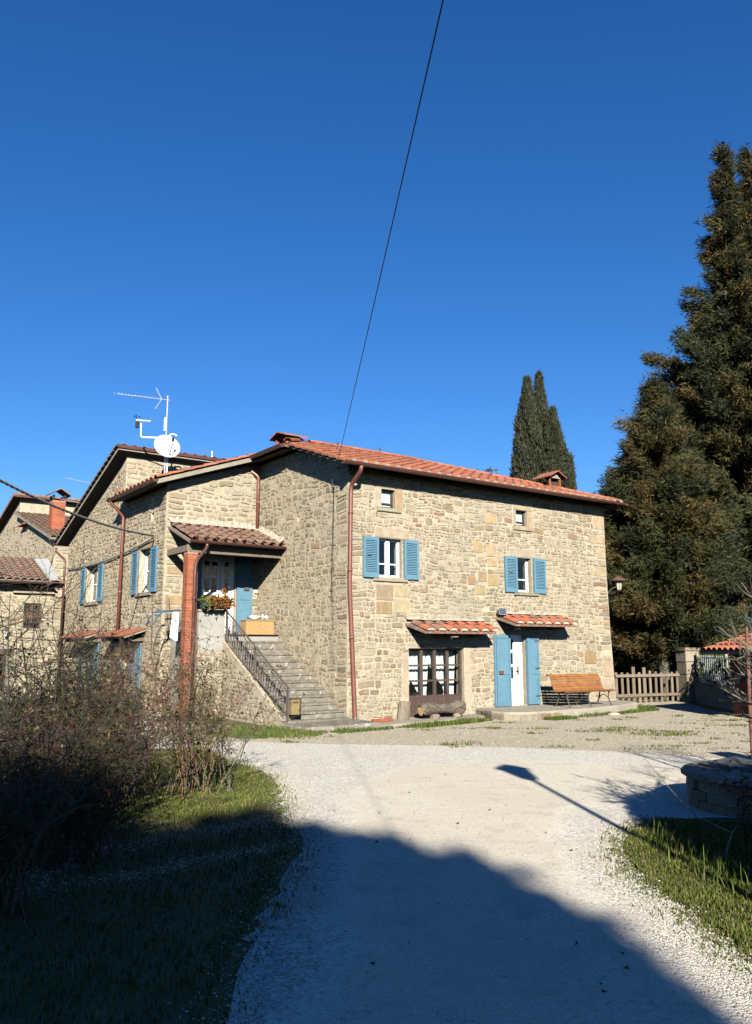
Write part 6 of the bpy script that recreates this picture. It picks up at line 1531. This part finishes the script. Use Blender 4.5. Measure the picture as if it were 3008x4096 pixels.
Q=np.concatenate([in_poly_pts(hp([(-3.6,-.2),(-2.6,.6),(-1.75,.0),(-1.3,-1.3),(-2.0,-1.9),(-3.4,-1.5)]),4200,nr), in_poly_pts(hp([(-1.3,-1.25),(.3,-1.3),(.2,-1.6),(-1.3,-1.7)]),700,nr), in_poly_pts(hp([(.4,-1.35),(1.4,-1.2),(2.9,-.95),(3.5,-1.25),(2.6,-1.5),(1.0,-1.75)]),3000,nr), in_poly_pts(hp([(4.6,-1.8),(5.6,-1.8),(5.6,-2.1),(4.7,-2.15)]),1100,nr), in_poly_pts(hp([(5.6,-1.82),(8.0,-1.55),(9.4,-1.15),(10,-.4),(10.5,-.6),(9.6,-1.6),(7.5,-1.9)]),2200,nr)])
blades('grass_strip',Q,.085,95,[(.085,.135,.022),(.10,.155,.025),(.15,.165,.045),(.2,.17,.07)],[3,3,2,1],.008,'bright grass strips along the foot of the house')
tuft=[]
for i in range(75):
    c=np.array([nr.uniform(-2.5,11),nr.uniform(14.5,25)])
    if not inside(tuple(c),YARD): continue
    m=nr.integers(15,70); tuft.append(c+nr.normal(0,1,(m,2))*np.array([nr.uniform(.08,.3),nr.uniform(.03,.10)]))
for (x,y) in ((5.6,17.5),(6.0,17.2),(6.3,17.9),(5.2,18.3),(4.7,18.0),(8.2,19.3),(8.6,20.6),(7.9,17.3)): tuft.append(np.array([x,y])+nr.normal(0,1,(160,2))*np.array([.30,.13]))
blades('weed_tufts',np.concatenate(tuft),.045,96,GC,GW,.009,'small weed tufts scattered in the gravel yard')
def pebbles(name,Q,s0,s1,seed,cols,w,label,z=.0):
    r=np.random.default_rng(seed); n=len(Q); s=r.uniform(s0,s1,n)*r.uniform(.5,1.2,n); az=r.uniform(0,6.3,n)
    base=np.array([(1,0,.25),(.3,.85,.3),(-.8,.5,.2),(-.7,-.6,.3),(.4,-.8,.2),(0.05,.05,.75),(0,0,-.2)])
    c,sn=np.cos(az),np.sin(az); V=np.empty((n,7,3)); J=base[None]*r.uniform(.7,1.3,(n,7,1))
    V[...,0]=(J[...,0]*c[:,None]-J[...,1]*sn[:,None])*s[:,None]+Q[:,:1]; V[...,1]=(J[...,0]*sn[:,None]+J[...,1]*c[:,None])*s[:,None]+Q[:,1:2]; V[...,2]=J[...,2]*s[:,None]+z
    b0=np.arange(n)[:,None]*7; f=[]
    for i in range(5): f+= [b0+[i,(i+1)%5,5], b0+[(i+1)%5,i,6]]
    F=np.concatenate(f,1).reshape(-1,3); t=np.repeat(choose(cols,w,n)*r.uniform(.75,1.15,(n,1)),10,0)
    return tag(raw_mesh(name,V.reshape(-1,3),F,t,M_['stone']),label,'gravel',None,'stuff')
WC=[(.98,.94,.85),(.82,.77,.67),(.66,.60,.50),(1.08,1.04,.96)]; WW=[4,3,2,2]
eR=[(2.95,9.0),(2.42,8.3),(2.12,7.5),(2.06,6.6),(2.13,5.9),(2.15,5.3),(2.2,4.4)]; eL=[(-.76,3.9),(-.80,5.5),(-.72,6.6),(-.70,8.0),(-1.0,9.2),(-1.15,10.4),(-1.45,11.9),(-2.1,13.1),(-3.1,14.6)]
def along(e,n,sd,off=0):
    E_=np.array(e); k=nr.integers(len(E_)-1,size=n); t=nr.random((n,1)); p=E_[k]+(E_[k+1]-E_[k])*t; return p+nr.normal(0,sd,(n,2))+np.array([off,0])
L1=[(-.95,9.0),(-1.7,8.5),(-2.4,7.7),(-2.7,7.0),(-2.6,6.3)]; L2=[(-.85,7.9),(-1.4,7.4),(-1.9,6.9),(-2.4,6.6)]
Q=np.concatenate([along(L1,2200,.16),along(L2,800,.10),along(eR,8500,.15,-.13),along(eL,9000,.15,.12)])
pebbles('edge_gravel',Q,.004,.011,97,WC,WW,'loose white limestone gravel along the road edges',.008)
Q=np.concatenate([along(eR,2600,.10,-.02),along(eL,3000,.10,.0)]); blades('grass_fringe',Q,.035,89,GC,GW,.005,'thin ragged grass creeping over the gravel edges')
Q=in_poly_pts(ROAD,16000,nr); Q=Q[(Q[:,1]>3.5)&(Q[:,1]<16.5)]
pebbles('road_pebbles',Q,.003,.009,98,WC,WW,'small pebbles scattered over the pale road',.012)
Q=in_poly_pts(YARD,9000,nr); pebbles('yard_pebbles',Q,.008,.019,99,[(.85,.76,.60),(.65,.57,.44),(1.0,.93,.79)],[3,3,2],'grey-beige gravel scattered over the yard',.004)
n=46; Q=np.c_[nr.uniform(-.6,2.0,n),nr.uniform(4.3,13,n),np.full(n,.02)]
leaves_=raw_mesh('leaf_litter',*leafcloud(Q,nr.normal(0,1,(n,3))*np.array([1,1,.1]),nr.uniform(.02,.045,n),1,.5,.1,7,choose([(.10,.06,.03),(.06,.045,.03)],[1,1],n)),M_['leaf']); tag(leaves_,'few dry brown leaves lying on the road','leaf litter',None,'stuff')
# a few dry broken twigs in the grass by the well
tg=thing('dry_branch','pale broken dry branch lying in the grass hollow','branch',(2.95,7.3,.05)); b=MB()
b.tube([(0,0,0),(.12,.12,.16),(.20,.2,.20)],[.010,.008,.006],5,(1.9,2.4,2.6)); b.tube([(.12,.12,.16),(-.05,.2,.24),(-.16,.22,.27)],[.008,.006,.004],5,(1.9,2.4,2.6)); b.tube([(0,.1,.1),(-.25,.5,.45),(-.42,.85,.75)],[.004,.0035,.002],4,(1.5,1.6,1.6)); P_(b,'twigs','twig',tg)
